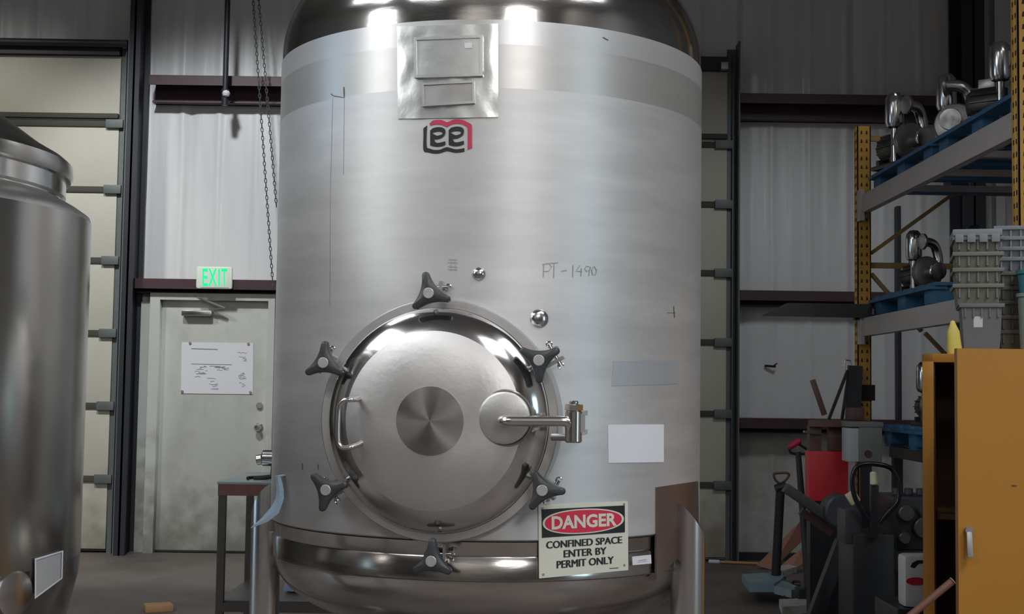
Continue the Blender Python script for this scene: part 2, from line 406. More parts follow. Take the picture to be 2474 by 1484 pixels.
# man door
dz = Z(520, 728); dl, dr = X(388, 1000), X(648, 1000); ft = Z(520, 712); fl, fr = X(364, 1000), X(664, 1000)
dd = thing('door_3', None, None, ((dl + dr) / 2, YB, 0), kind='structure'); dd['label'] = 'grey painted steel exit door with poster'
MB().span(dl, dr, YB - .05, YB - .01, .01, dz, .003).build('door_leaf', 'ddoor', dd)
mb = MB(); mb.span(fl, dl, YB - .12, YB + .0, 0, ft); mb.span(dr, fr, YB - .12, YB + .0, 0, ft); mb.span(dl, dr, YB - .12, YB + .0, dz, ft)
mb.build('door_frame', 'frame', dd)
mb = MB(); a = W(440, 757, YB - .1); c = W(512, 757, YB - .1); mb.span(a.x, c.x, YB - .125, YB - .05, a.z - .022, a.z + .022, .006)
cl = mb.build('door_closer', 'steel', dd)
mb = MB(); mb.bar((c.x - .02, YB - .1, a.z + .03), (c.x + .12, YB - .16, a.z + .045), .02, .012); mb.bar((c.x + .12, YB - .16, a.z + .045), (a.x + .1, YB - .11, ft - .02), .02, .012)
mb.build('closer_arm', 'steel_dull', cl)
k = W(624, 1033, YB - .08)
mb = MB(); mb.cyl((k.x, YB - .05, k.z), (k.x, YB - .06, k.z), .035); mb.lathe([(0.012, 0), (.012, .03), (.028, .045), (.030, .06), (.02, .075), (0, .078)], Matrix.Translation((k.x, YB - .058, k.z)) @ Matrix.Rotation(PI / 2, 4, 'X'), 20)
mb.build('door_knob', 'steel', dd)
k = W(626, 980, YB - .08)
MB().cyl((k.x, YB - .05, k.z), (k.x, YB - .075, k.z), .026, seg=20, bev=.004).build('deadbolt', 'steel_dull', dd)
MB().span(dl, dr, YB - .06, YB - .05, .01, .02).build('door_sweep', 'gasket', dd)
trim(15, X(338, 1000), fl, YB - .06, YB - .01, 0, ft - .07, 'frame')

# posters and exit sign
def flat_quad(mb, cs, Y, t, px=True):
    q = [W(*c, Y) for c in cs]
    mb.prism(q, (0, t, 0)); return mb
po = thing('poster', 'white paper notice with faint print taped to the grey exit door', 'poster', tuple(W(525, 890, YB - .055)))
flat_quad(MB(), [(439, 827), (612, 829), (611, 953), (437, 951)], YB - .056, .003).build('sheet', 'paper', po, False)
mb = MB()
def textbox(mb, cs, txt, bold=0.0, Y=YB - .058, dep=.0):
    uv, fs = text_mesh(txt, bold)
    (ax, ay), (bx, by), (cx, cy), (dx, dy) = cs       # TL TR BR BL
    vs = []
    for u, v in uv:
        v = 1 - v
        px = (ax * (1 - u) + bx * u) * (1 - v) + (dx * (1 - u) + cx * u) * v
        py = (ay * (1 - u) + by * u) * (1 - v) + (dy * (1 - u) + cy * u) * v
        vs.append(W(px, py, Y))
    mb._add(vs, fs)
rr = random.Random(3)
def scrawl(mb, xa, ya, xb, yb, n, Y):
    for _ in range(n):
        sx = rr.uniform(xa, xb - 4); sy = rr.uniform(ya, yb); ln = rr.uniform(4, min(26, xb - sx + 1))
        pts = [W(sx + ln * t / 5, sy + rr.uniform(-1.1, 1.1), Y) for t in range(6)]
        mb.tube(pts, .0013, 4)
mb.bar(W(462, 842, YB - .059), W(526, 844, YB - .059), .002, .006)
mb.bar(W(462, 879, YB - .059), W(560, 881, YB - .059), .002, .003)
scrawl(mb, 462, 882, 500, 910, 12, YB - .059); scrawl(mb, 505, 884, 565, 896, 9, YB - .059); scrawl(mb, 500, 912, 528, 942, 10, YB - .059)
scrawl(mb, 572, 850, 597, 873, 6, YB - .059); scrawl(mb, 573, 898, 594, 938, 14, YB - .059)
mb.build('print', 'ink', po)
for px, py in ((459, 829), (600, 831), (440, 946), (605, 948)):
    q = W(px, py, YB - .062); MB().cyl((q.x, YB - .056, q.z), (q.x, YB - .066, q.z), .011, seg=12, bev=.002).build('magnet', 'steel_dull', po)
EY = YB - .26
q = W(518, 671, EY); ex = thing('exit_sign', 'lit exit sign with green letters above the grey exit door', 'sign', tuple(q))
mb = MB(); a = W(474, 643, EY); c = W(560, 698, EY); mb.span(a.x, c.x, EY, EY + .04, c.z, a.z, .018); mb.build('housing', 'exitbox', ex)
a = W(489, 648, EY); c = W(549, 693, EY); MB().span(a.x - .012, c.x + .012, EY - .004, EY + .004, c.z - .006, a.z + .006, .002).build('face_plate', 'exitbox', ex)
mb = MB(); L = [('E', 489, 502), ('X', 503, 524), ('I', 527, 531), ('T', 534, 549)]
for ch, xa, xb in L:
    textbox(mb, [(xa, 649), (xb, 649), (xb, 691), (xa, 691)], ch, .015, EY - .006)
mb.build('lettering', 'exitlet', ex, False)
MB().span(q.x - .02, q.x + .02, EY + .03, YB - .19, q.z - .06, q.z - .02).build('bracket', 'steel_dull', ex)

# hanging rod and two chains in front of the wall
ry = YB - .32
a = W(544, 222, ry); b_ = Vector((a.x - .0, ry, 6.49))
rod = thing('hanging_conduit', 'dark vertical conduit hanging in front of the upper maroon girt', 'conduit', tuple(a))
MB().cyl(a, b_, .022, seg=12).build('pipe', 'darkst', rod)
mb = MB(); mb.cyl(a + Vector((.0, 0, -.11)), a + Vector((0, 0, .02)), .025, .035, 12); mb.build('lower_fitting', 'darkst', rod)
mb = MB(); mb.lathe([(.0, .03), (.024, .02), (.032, 0), (.024, -.02), (0, -.03)], Matrix.Translation(a + Vector((.015, -.03, -.02))), 28); mb.build('white_cap', 'paper', rod)
def chain(p, q, label):
    ch = thing('hoist_chain', label, 'chain', tuple(q), group='hoist chains beside the big tank')
    n = int((p - q).length / .034); mbs = MB(); d = (p - q) / n
    for i in range(n):
        c = q + d * (i + .5); s = Vector((1, 0, 0)) if i % 2 else Vector((0, 1, 0)); u = d.normalized()
        pts = []
        for k in range(9):
            t = 2 * PI * k / 8; pts.append(c + u * (.021 * math.cos(t)) + s * (.009 * math.sin(t)))
        mbs.tube(pts, .0035, 4, False)
    o = mbs.build('links', 'galv', ch); o['kind'] = 'stuff'
cy = YB - .34
def up_to(a, b, z): d = a - b; return b + d * ((z - b.z) / d.z)
qa = W(660, 700, cy); chain(up_to(W(617, 80, cy), qa, 6.4), qa, 'left strand of two thin hoist chains near the big tank')
qa = W(668, 500, cy); chain(up_to(W(632, 80, cy), qa, 6.4), qa, 'right strand of two thin hoist chains near the big tank')

# wall hook and mark on right wall
h_ = thing('wall_hook', 'small bent dark bracket on the right part of the back wall', 'hook', tuple(W(1862, 885, YB - .01)))
mb = MB(); mb.bar(W(1848, 884, YB + .03), W(1874, 886, YB - .03), .012, .018); mb.bar(W(1866, 886, YB - .02), W(1878, 878, YB - .04), .008, .01); mb.build('arm', 'darkst', h_)

# ================================================================== BIG TANK
R = .622
dirc = ray(1180, 800); dirc = Vector((dirc.x, dirc.y, 0)).normalized()
TC = Vector((dirc.x * 3.92, dirc.y * 3.92, 0))
def cyl(px, py, off=0.0):
    d = ray(px, py); o = CAM - TC; a = d.x ** 2 + d.y ** 2; b = 2 * (o.x * d.x + o.y * d.y); c = o.x ** 2 + o.y ** 2 - (R + off) ** 2
    D = b * b - 4 * a * c
    if D < 0: D = 0
    return CAM + d * ((-b - math.sqrt(D)) / (2 * a))
def zc(py, px=1180): return cyl(px, py).z
tank = thing('stainless_tank', 'large upright stainless steel tank with round manway in the centre', 'tank', tuple(TC))
Tm = Matrix.Translation(TC)
Z0 = zc(1410); Z1 = zc(1308); Z2 = zc(212); Z3 = zc(106); Z4 = zc(47)
print('TANKZ', Z0, Z1, Z2, Z3, Z4)
def shell(name, prof, m, seg=160):
    zc_ = (prof[0][1] + prof[-1][1]) / 2
    return MB().lathe([(r, h - zc_) for r, h in prof], seg=seg).build(name, m, tank, M=Tm @ Matrix.Translation((0, 0, zc_)), out=lambda c: Vector((c.x, c.y, 0)))
s_ = shell('main_shell', [(R - .006, Z1 - .001), (R, Z1 + .003), (R, Z2)], 'shell')
shell('smooth_band', [(R, Z2), (R, Z3)], 'shell2')
shell('upper_band', [(R, Z3), (R, Z4)], mat('upper_band_steel', (.60, .60, .60), .36, .55, .06, 2.2, (1, 1, 7), .02, 120, aniso=.4, arot=.25, rvar=.02))
hh = .36
prof = [(R, Z4)] + [(R - .003, Z4 + .001)] + [((R - .003) * math.cos(t) ** .8, Z4 + .03 + hh * math.sin(t)) for t in [i / 26 * PI / 2 for i in range(27)]]
shell('top_head', prof, 'polish')
zm = (Z0 + Z1) / 2 + .012
shell('lower_band', [(R - .006, Z1), (R - .008, Z1 - .004), (R - .008, zm + .003), (R - .0105, zm), (R - .008, zm - .003), (R - .008, Z0 + .004), (R - .014, Z0)], 'polish_low')
shell('seam_line', [(R - .005, Z1 + .004), (R - .004, Z1 + .002), (R - .009, Z1 - .006)], 'gasket')
hb = .2
shell('bottom_head', [(R - .014, Z0 + .001)] + [((R - .014) * math.cos(t) ** .7, Z0 - hb * math.sin(t)) for t in [i / 26 * PI / 2 for i in range(27)]], 'polish_low')

def quad_px(cs, u, v):                              # TL TR BR BL, v down
    (ax, ay), (bx, by), (cx, cy_), (dx, dy) = cs
    return ((ax * (1 - u) + bx * u) * (1 - v) + (dx * (1 - u) + cx * u) * v, (ay * (1 - u) + by * u) * (1 - v) + (dy * (1 - u) + cy_ * u) * v)
def patch(mb, cs, off, nu=12, nv=8, u0_=0, u1_=1, v0_=0, v1_=1, wav=0.0, rnd=0):
    def f(u, v):
        px, py = quad_px(cs, u0_ + (u1_ - u0_) * u, v0_ + (v1_ - v0_) * v)
        o = off
        if wav: o += wav * noise.noise(Vector((px * .03, py * .02, 1)))
        if u in (0, 1) or v in (0, 1): pass
        return cyl(px, py, o)
    mb.grid(f, nu, nv)
    # skirts to the shell
    per = [(i / nu, 0) for i in range(nu)] + [(1, j / nv) for j in range(nv)] + [(1 - i / nu, 1) for i in range(nu)] + [(0, 1 - j / nv) for j in range(nv)]
    vs = []; n = len(per)
    for u, v in per:
        p = f(u, v); q = Vector((p.x - TC.x, p.y - TC.y, 0)).normalized(); vs += [p, p - q * (off + .002)]
    mb._add(vs, [[2 * i, 2 * ((i + 1) % n), 2 * ((i + 1) % n) + 1, 2 * i + 1] for i in range(n)])
    return mb
def strip(mb, A, B, off, conv):
    vs = []
    for a, b in zip(A, B):
        for t in (0, .5, 1): vs.append(cyl(*conv(a[0] * (1 - t) + b[0] * t, a[1] * (1 - t) + b[1] * t), off))
    mb._add(vs, [[3 * i + k, 3 * i + k + 1, 3 * i + k + 4, 3 * i + k + 3] for i in range(len(A) - 1) for k in (0, 1)])
def cat2(P, n=5):
    out = []
    for i in range(len(P) - 1):
        a = P[max(i - 1, 0)]; b = P[i]; c = P[i + 1]; d = P[min(i + 2, len(P) - 1)]
        for k in range(n):
            t = k / n; out.append(tuple(.5 * (2 * b[j] + (-a[j] + c[j]) * t + (2 * a[j] - 5 * b[j] + 4 * c[j] - d[j]) * t * t + (-a[j] + 3 * b[j] - 3 * c[j] + d[j]) * t ** 3) for j in (0, 1)))
    return out + [P[-1]]
def sstrip(mb, A, B, off, conv): strip(mb, cat2(A), cat2(B), off, conv)
def stroke(mb, pts, wpx, off=.0012, conv=lambda x, y: (x, y)):
    P = [Vector((*p, 0)) for p in pts]; A = []; B = []
    Q = []
    for i in range(len(P) - 1):
        n = max(1, int((P[i + 1] - P[i]).length / 8))
        Q += [P[i].lerp(P[i + 1], k / n) for k in range(n)]
    Q.append(P[-1])
    for i, p in enumerate(Q):
        t = (Q[min(i + 1, len(Q) - 1)] - Q[max(i - 1, 0)]).normalized(); n = Vector((-t.y, t.x, 0)) * wpx / 2
        A.append((p + n)[:2]); B.append((p - n)[:2])
    strip(mb, A, B, off, conv)

# name plate block
mb = MB(); patch(mb, [(959, 64), (1203, 57), (1204, 283), (961, 287)], .0035, 40, 26, wav=.0022); pl = mb.build('name_plate_sheet', 'plate', tank)
def frame_px(mb, cs, wd, off):
    for (ua, ub, va, vb) in ((0, 1, 0, wd[1]), (0, 1, 1 - wd[1], 1), (0, wd[0], 0, 1), (1 - wd[0], 1, 0, 1)):
        patch(mb, cs, off, 8, 6, ua, ub, va, vb)
c1 = [(999, 90), (1166, 84), (1166, 183), (1000, 188)]; c2 = [(1018, 200), (1146, 194), (1147, 249), (1019, 257)]
mb = MB(); frame_px(mb, c1, (.04, .07), .0135); mb.build('plate_frame', 'plate', pl)
mb = MB(); frame_px(mb, c2, (.04, .10), .0135); mb.build('plate_frame', 'plate', pl)
mb = MB(); patch(mb, c1, .0105, 14, 8, .04, .96, .07, .93, wav=.001); mb.build('upper_plate', 'plate', pl)
mb = MB(); patch(mb, c2, .0105, 12, 6, .04, .96, .10, .90, wav=.001); mb.build('lower_plate', 'steel_dull', pl)
mb = MB(); patch(mb, [(1122, 104), (1140, 103), (1140, 116), (1123, 117)], .0125, 3, 3); mb.build('plate_tab', 'paper', pl)

# logo
LC = lambda x, y: (1000 + x / 12.37, 270 + y / 12.37)
lg = MB()
sstrip(lg, [(280, 500), (285, 700), (285, 1150), (420, 1215), (620, 1250), (780, 1235), (900, 1195), (990, 1175), (1090, 1195), (1240, 1225), (1380, 1215), (1510, 1190)],
      [(395, 405), (375, 700), (380, 1040), (470, 1100), (620, 1140), (780, 1130), (900, 1080), (990, 1060), (1100, 1085), (1240, 1120), (1380, 1110), (1510, 1085)], .0014, LC)
for ox, oy in ((0, 0), (555, -15)):
    c_ = lambda x, y, ox=ox, oy=oy: LC(x + ox, y + oy)
    strip(lg, [(485, 550), (485, 640), (485, 820), (485, 1012)], [(575, 550), (552, 645), (600, 820), (630, 1010)], .0014, c_)
    sstrip(lg, [(487, 570), (560, 495), (700, 460), (840, 470), (925, 530), (938, 630), (900, 720), (800, 790), (700, 820), (500, 830)],
          [(548, 648), (590, 612), (690, 592), (790, 596), (850, 628), (852, 652), (820, 682), (755, 704), (680, 712), (552, 650)], .0016, c_)
    sstrip(lg, [(487, 1005), (600, 1035), (720, 1042), (850, 1022), (938, 985)], [(590, 800), (640, 905), (720, 930), (850, 905), (938, 880)], .0018, c_)
lo = lg.build('logo_letters', 'black', tank, False)
lg = MB()
sstrip(lg, [(465, 360), (560, 270), (700, 245), (830, 250), (920, 285), (990, 312), (1080, 280), (1180, 240), (1320, 232), (1480, 258), (1620, 320), (1725, 400), (1735, 600), (1735, 900), (1740, 1085)],
      [(490, 425), (560, 392), (680, 380), (800, 390), (900, 425), (980, 455), (1060, 410), (1160, 370), (1300, 355), (1450, 380), (1560, 440), (1600, 500), (1605, 650), (1605, 900), (1600, 1145)], .0014, LC)
lg.build('logo_red_border', 'logored', lo, False)
# pencilled marks
mb = MB()
for s in ([(1313, 690 - 20), (1314, 638)], [(1311, 639), (1326, 636), (1333, 645), (1326, 655), (1313, 656)],
          [(1329, 636), (1349, 635)], [(1339, 637), (1338, 672)], [(1356, 655), (1370, 653)], [(1385, 640), (1384, 670)],
          [(1402, 641), (1392, 655), (1407, 656)], [(1405, 648), (1404, 668)], [(1425, 645), (1417, 643), (1413, 650), (1418, 656), (1426, 652), (1427, 645), (1424, 660), (1423, 667)],
          [(1436, 643), (1430, 652), (1432, 664), (1439, 664), (1442, 654), (1436, 643)]):
    stroke(mb, s, 1.8)
mb.build('pencilled_code', 'scribble', tank, False)
mb = MB()
for yy in (627, 634, 644, 651): stroke(mb, [(1082, yy), (1105, yy + 1)], 1.5)
for xx in (1089, 1100): stroke(mb, [(xx, 624), (xx, 656)], 1.2)
mb.build('pencilled_grid', 'scribble', tank, False)
for pts, wd in (([(799, 227), (806, 232), (831, 236), (830, 210)], 2.0), ([(1628, 740), (1630, 768)], 1.6), ([(1612, 756), (1632, 756)], 1.0), ([(1457, 90), (1470, 97)], 2.2), ([(730, 1135), (730, 1120)], 1.5), ([(768, 1135), (768, 1122)], 1.5)):
    mb = MB(); stroke(mb, pts, wd); mb.build('scratch', 'scratch', tank, False)
for pts in ([(803, 238), (797, 480), (796, 740)], [(831, 240), (829, 420)]):
    mb = MB(); stroke(mb, pts, 1.4, .0006); mb.build('weld_line', mat('weld_line', (.50, .50, .49), .5, .55), tank, False)
mb = MB(); cs = [(1482, 872), (1641, 871), (1638, 928), (1478, 933)]; patch(mb, cs, .0008, 14, 6); mb.build('tape_residue', 'residue', tank)
for px, py, r in ((1157, 662, .016), (1303, 770, .022)):
    p = cyl(px, py); n = Vector((p.x - TC.x, p.y - TC.y, 0)).normalized()
    M = Matrix.Translation(p) @ n.to_track_quat('Z', 'Y').to_matrix().to_4x4()
    MB().lathe([(r * 1.15, -.002), (r * 1.0, .003), (r * .85, .006), (r * .6, .0085), (r * .3, .0098), (0, .010)], M, 32).build('domed_plug', 'chrome', tank)
# leg pads
mb = MB(); patch(mb, [(1586, 1178), (1687, 1163), (1689, 1300), (1586, 1400)], .004, 14, 12); mb.build('leg_pad', 'padheat', tank)
def leg(az, ztop, off=.012, r=.047):
    b_ = math.atan2(-dirc.y, -dirc.x) + az
    c = TC + Vector((math.cos(b_), math.sin(b_), 0)) * (R + off); n = Vector((math.cos(b_), math.sin(b_), 0))
    mb = MB(); seg = 40; vs = []; fs = []
    for ring, zf in ((0, 0), (1, 1)):
        for k in range(seg):
            a = 2 * PI * k / seg; d = Vector((math.cos(a), math.sin(a), 0)); z = 0.02 if ring == 0 else ztop - .05 - .055 * d.dot(n.cross(Vector((0, 0, 1)))) * (1 if az > 0 else -1)*-1 - .03 * d.dot(n)
            vs.append(Vector((c.x, c.y, 0)) + d * r + Vector((0, 0, z)))
    fs = [[k, (k + 1) % seg, seg + (k + 1) % seg, seg + k] for k in range(seg)] + [list(range(seg)), [seg + k for k in range(seg)]]
    mb._add(vs, fs); lg_ = mb.build('leg', 'legst', tank)
    MB().cyl((c.x, c.y, 0), (c.x, c.y, .02), .08, seg=32).build('foot_plate', 'steel_dull', lg_)
def az_of(px, py, off):
    p = cyl(px, py, off); return math.atan2(p.y - TC.y, p.x - TC.x) - math.atan2(-dirc.y, -dirc.x)
leg(az_of(1660, 1300, .012), zc(1240), .014)
leg(-math.radians(84), zc(1225) , .012, .042)
leg(math.radians(172), zc(1300), .012)

# ---- manway
mc = cyl(1064, 1015); nrm = Vector((mc.x - TC.x, mc.y - TC.y, 0)).normalized()
MC = mc + nrm * .03
tx = Vector((0, 0, 1)).cross(nrm)
MM = Matrix((tx, Vector((0, 0, 1)), nrm)).transposed().to_4x4(); MM.translation = MC
def MP(px, py, h):                                  # local manway point seen at a pixel, at height h over the flange
    d = ray(px, py); p0 = MC + nrm * h; t = (p0 - CAM).dot(nrm) / d.dot(nrm); return CAM + d * t
def ML(px, py, h): return MM.inverted() @ MP(px, py, h)
SCL = (MP(1164, 1015, 0) - MP(1064, 1015, 0)).length / 100
RF = .300
MB().lathe([(RF - .002, -.16), (RF - .002, -.01), (RF, -.004), (RF - .003, 0), (RF - .022, .001), (RF - .024, -.02)], seg=96).build('manway_neck', 'crown', tank, M=MM)
MB().lathe([(RF - .026, -.006), (RF - .024, .006), (RF - .034, .012)], seg=96).build('manway_gasket', 'gasket', tank, M=MM)
RC = .277
def dome(r): return .006 + .082 * max(0, 1 - (r / RC) ** 2.5) ** .62
ck = [(RC * math.sin(t), dome(RC * math.sin(t))) for t in [PI / 2 - i / 24 * (PI / 2 - math.asin(.218 / RC)) for i in range(25)]]
cov = MB().lathe([(RC - .012, .002), (RC - .001, .003)] + ck, seg=96).build('manway_cover', 'polish', tank, M=MM, out=lambda c: Vector((0, 0, 1)))
cr = [(.2182 * (1 - i / 18), dome(.2182 * (1 - i / 18)) + .0002) for i in range(19)]
MB().lathe(cr, seg=96).build('cover_crown', 'crown', cov, M=MM, out=lambda c: Vector((0, 0, 1)))
sw = [(.083 * (1 - i / 6), dome(.083 * (1 - i / 6)) + .0012) for i in range(7)]
MB().lathe([(.0835, dome(.083))] + sw, seg=64).build('swirl_disc', 'swirl', cov, M=MM, out=lambda c: Vector((0, 0, 1)))
# grab handle
def smooth(P, n=4):
    P = [Vector(p) for p in P]; out = []
    for i in range(len(P) - 1):
        a = P[max(i - 1, 0)]; b = P[i]; c = P[i + 1]; d = P[min(i + 2, len(P) - 1)]
        for k in range(n):
            t = k / n
            out.append(.5 * ((2 * b) + (-a + c) * t + (2 * a - 5 * b + 4 * c - d) * t * t + (-a + 3 * b - 3 * c + d) * t ** 3))
    out.append(P[-1]); return out
hp = [MP(*q) for q in ((878, 958, .045), (864, 965, .075), (850, 966, .10), (832, 968, .105), (820, 980, .105), (817, 1000, .105), (816, 1050, .105), (818, 1071, .105), (828, 1082, .105), (850, 1080, .10), (868, 1073, .075), (886, 1064, .05))]
hd = MB().tube(smooth(hp), .0062, 12).build('grab_handle', 'steel', tank)
for q in ((876, 959, .040), (884, 1065, .045)):
    p = MP(*q); MB().cyl(p - nrm * .015, p + nrm * .016, .012, seg=16, bev=.003).build('handle_boss', 'steel', hd)
# davit arm
p0 = MP(1218, 1010, .0)
bl = ML(1218, 1010, .078)
arm = MB().lathe([(.062, -.03), (.064, -.004), (.062, .003), (.056, .006), (.0, .007)], MM @ Matrix.Translation((bl.x, bl.y, .078)), 48).build('arm_boss', 'crown', tank)
MB().lathe([(.066, -.035), (.069, -.012), (.0655, -.004)], MM @ Matrix.Translation((bl.x, bl.y, .078)), 48).build('boss_rim', 'steel_dull', arm)
ap = [MP(1216, 1018, .08), MP(1213, 1018, .105), MP(1216, 1018, .122), MP(1228, 1018, .13), MP(1250, 1018, .13), MP(1300, 1018, .128), MP(1350, 1018, .125), MP(1366, 1019, .122), MP(1376, 1026, .118), MP(1378, 1040, .115)]
arm2 = MB().tube(smooth(ap), .0125, 18).build('davit_arm', 'steel', tank)
hx = MP(1386, 1020, .11)
mb = MB(); mb.cyl(Vector((hx.x, hx.y, MP(1386, 1070, .11).z)), Vector((hx.x, hx.y, MP(1386, 992, .11).z)), .020, seg=32, bev=.003)
hb_ = mb.build('hinge_barrel', 'steel', tank)
zt1 = MP(1386, 992, .11).z; zt2 = MP(1386, 977, .11).z
mb = MB()
mb.lathe([(0, zt1), (.0215, zt1), (.0215, zt2 - .002), (.019, zt2), (0, zt2)], Matrix.Translation((hx.x, hx.y, 0)), 6)
mb.cyl((hx.x, hx.y, zt2), (hx.x, hx.y, zt2 + .008), .011, seg=16, bev=.002); mb.build('hinge_cap', 'steel', hb_)
a = MP(1408, 1000, .10); c = MP(1408, 1045, .10)
mb = MB(); mb.bar(Vector((a.x, a.y, a.z)), Vector((a.x, a.y, c.z)), .010, .03); mb.build('hinge_plate', 'steel_dull', hb_)
mb = MB(); a = MP(1334, 1057, .07); c = MP(1372, 1057, .10); mb.cyl(a, c, .009, seg=16, bev=.002); mb.build('hinge_bolt', 'steel', hb_)
mb = MB(); q = hx - nrm * .05
for pz in (1000, 1048):
    zz = MP(1386, pz, .11).z; mb.bar(Vector((hx.x, hx.y, zz)) - nrm * .0, Vector((hx.x, hx.y, zz)) - nrm * .16, .03, .012)
mb.build('hinge_lug', 'steel', tank)
# star knobs on swing bolts
def star():
    pts = []
    def pol(r, a): return Vector((r * math.cos(a), r * math.sin(a), 0))
    for k in range(3):
        a0 = 2 * PI * k / 3; c = pol(.046, a0)
        for i in range(-4, 5): pts.append(c + pol(.0085, a0 + i / 4 * math.radians(72)))
        p0 = pts[-1]; a1 = a0 + 2 * PI / 3; p1 = pol(.046, a1) + pol(.0085, a1 - math.radians(72))
        mid = pol(.0235, a0 + PI / 3); c = mid * 2 - (p0 + p1) / 2
        for i in range(1, 12):
            t = i / 12; pts.append(p0 * (1 - t) ** 2 + c * 2 * t * (1 - t) + p1 * t * t)
    return pts
for px, py, ang, hgt in ((1037, 709, 103, .055), (783, 877, 90, .055), (1303, 871, 30, .06), (789, 1184, 17, .055), (1311, 1185, -2, .06), (1043, 1356, 90, .06)):
    C = MP(px, py, hgt); M = MM.copy(); M.translation = C; M = M @ Matrix.Rotation(math.radians(ang), 4, 'Z')
    S = star(); mb = MB(); vs = []; n = len(S)
    layers = ((.88, -.018), (.98, -.015), (1.0, -.008), (.99, .001), (.94, .0045), (.88, .0055), (.34, .0085))
    for sc, z in layers:
        for p in S: vs.append(M @ Vector((p.x * sc, p.y * sc, z)))
    fs = [[i * n + k, i * n + (k + 1) % n, (i + 1) * n + (k + 1) % n, (i + 1) * n + k] for i in range(len(layers) - 1) for k in range(n)]
    fs.append(list(range(n))); fs.append([(len(layers) - 1) * n + k for k in range(n)])
    mb._add(vs, fs); kn = mb.build('star_knob', 'knob', tank)
    MB().lathe([(.0135, .004), (.0135, .0095), (.012, .0108), (0, .0108)], M, 24).build('knob_insert', 'insert', kn)
    l = MM.inverted() @ C; ang2 = math.atan2(l.y, l.x); base = Vector((l.x, l.y, 0))
    MB().cyl(MM @ Vector((l.x, l.y, -.03)), MM @ Vector((l.x, l.y, hgt)), .0075, seg=14).build('swing_bolt', 'steel', kn)
    e = Vector((math.cos(ang2), math.sin(ang2), 0)); tt = Vector((-e.y, e.x, 0))
    mb = MB()
    for s in (-1, 1):
        a = e * (RF - .01) + tt * .014 * s + Vector((0, 0, -.03)); c = e * (RF + .045) + tt * .014 * s + Vector((0, 0, -.03))
        mb.bar(MM @ a, MM @ c, .007, .036, up=nrm)
    mb.build('bolt_lug', 'steel_dull', kn)
    mb = MB(); a = e * (RF + .03) + tt * .03 + Vector((0, 0, -.025)); c = e * (RF + .03) - tt * .03 + Vector((0, 0, -.025))
    mb.cyl(MM @ a, MM @ c, .005, seg=10)
    sgn = 1 if (px < 1040 and py < 1000) or py > 1180 and px > 1040 else -1
    q = a if True else c
    pts = [MM @ (a + Vector((.007 * math.cos(t), .007 * math.sin(t), 0))) for t in [2 * PI * i / 12 for i in range(10)]]
    mb.tube(pts, .0022, 6)
    pts = [MM @ (c + Vector((.007 * math.cos(t), .007 * math.sin(t), 0))) for t in [2 * PI * i / 12 for i in range(10)]]
    mb.tube(pts, .0022, 6)
    mb.build('lug_pin', 'chrome', kn)

# ---- things stuck on the tank
CS = [(1301, 1222), (1517, 1212), (1518, 1378), (1303, 1398)]
sp = cyl(1410, 1300, .003); sg = thing('danger_sign', 'cream danger confined space sign at the lower right of the manway', 'sign', tuple(sp))
mb = MB(); patch(mb, CS, .003, 20, 12); mb.build('panel', 'cream', sg, False)
mb = MB(); patch(mb, CS, .0038, 18, 8, .035, .965, .055, .445); mb.build('header_field', 'black', sg, False)
def oval(mb, cu_, cv, ru, rv, off):
    def f(u, v):
        t = u * 2 * PI; r = max(v, .001); c = math.cos(t); s = math.sin(t)
        c = math.copysign(abs(c) ** .9, c); s = math.copysign(abs(s) ** .9, s)
        return cyl(*quad_px(CS, cu_ + ru * r * c, cv + rv * r * s), off)
    mb.grid(f, 64, 8)
mb = MB(); oval(mb, .5, .25, .455, .175, .0045); mb.build('oval_border', 'cream', sg, False)
mb = MB(); oval(mb, .5, .25, .43, .158, .0051); mb.build('oval_field', 'red', sg, False)
def sign_text(mb, txt, ua, ub, va, vb, off, bold=0.02):
    uv, fs = text_mesh(txt, bold)
    for du in ((0,) if bold > .01 else (-.0045, 0, .0045)):
        mb._add([cyl(*quad_px(CS, ua + (ub - ua) * u + du, vb + (va - vb) * v), off + abs(du) * .02) for u, v in uv], fs)
mb = MB(); sign_text(mb, 'DANGER', .145, .875, .155, .345, .0058, .035); mb.build('heading', 'cream', sg, False)
mb = MB(); sign_text(mb, 'CONFINED SPACE', .085, .93, .50, .60, .0038, 0); sign_text(mb, 'ENTER BY', .28, .755, .64, .74, .0038, 0)
sign_text(mb, 'PERMIT ONLY', .20, .835, .78, .885, .0038, 0); patch(mb, CS, .0038, 3, 1, .79, .89, .948, .956); mb.build('wording', 'black', sg, False)
mb = MB()
for u, v in ((.045, .95), (.955, .92), (.045, .04), (.955, .035)):
    p = cyl(*quad_px(CS, u, v), .003); n = Vector((p.x - TC.x, p.y - TC.y, 0)).normalized(); mb.cyl(p, p + n * .0015, .0028, seg=10)
mb.build('corner_eyelet', 'steel_dull', sg)
ps = [(1469, 1027), (1604, 1026), (1604, 1117), (1470, 1119)]
mb = MB(); patch(mb, ps, .0012, 14, 6); o = tag(mb.build('paper_sheet', 'paper'), 'blank white paper rectangle stuck on the tank right of the manway', 'paper'); centre(o)
ps = [(1528, 1346), (1573, 1341), (1574, 1362), (1529, 1366)]
lb = thing('small_label', 'small white sticker right of the danger sign on the lower band', 'label', tuple(cyl(1550, 1355)))
mb = MB(); patch(mb, ps, .0012, 8, 3); mb.build('sticker', 'paper', lb)
mb = MB(); stroke(mb, [(1542, 1355), (1562, 1352)], 1.6, .0018); stroke(mb, [(1541, 1359), (1563, 1356)], .8, .0018); mb.build('print', 'ink', lb, False)
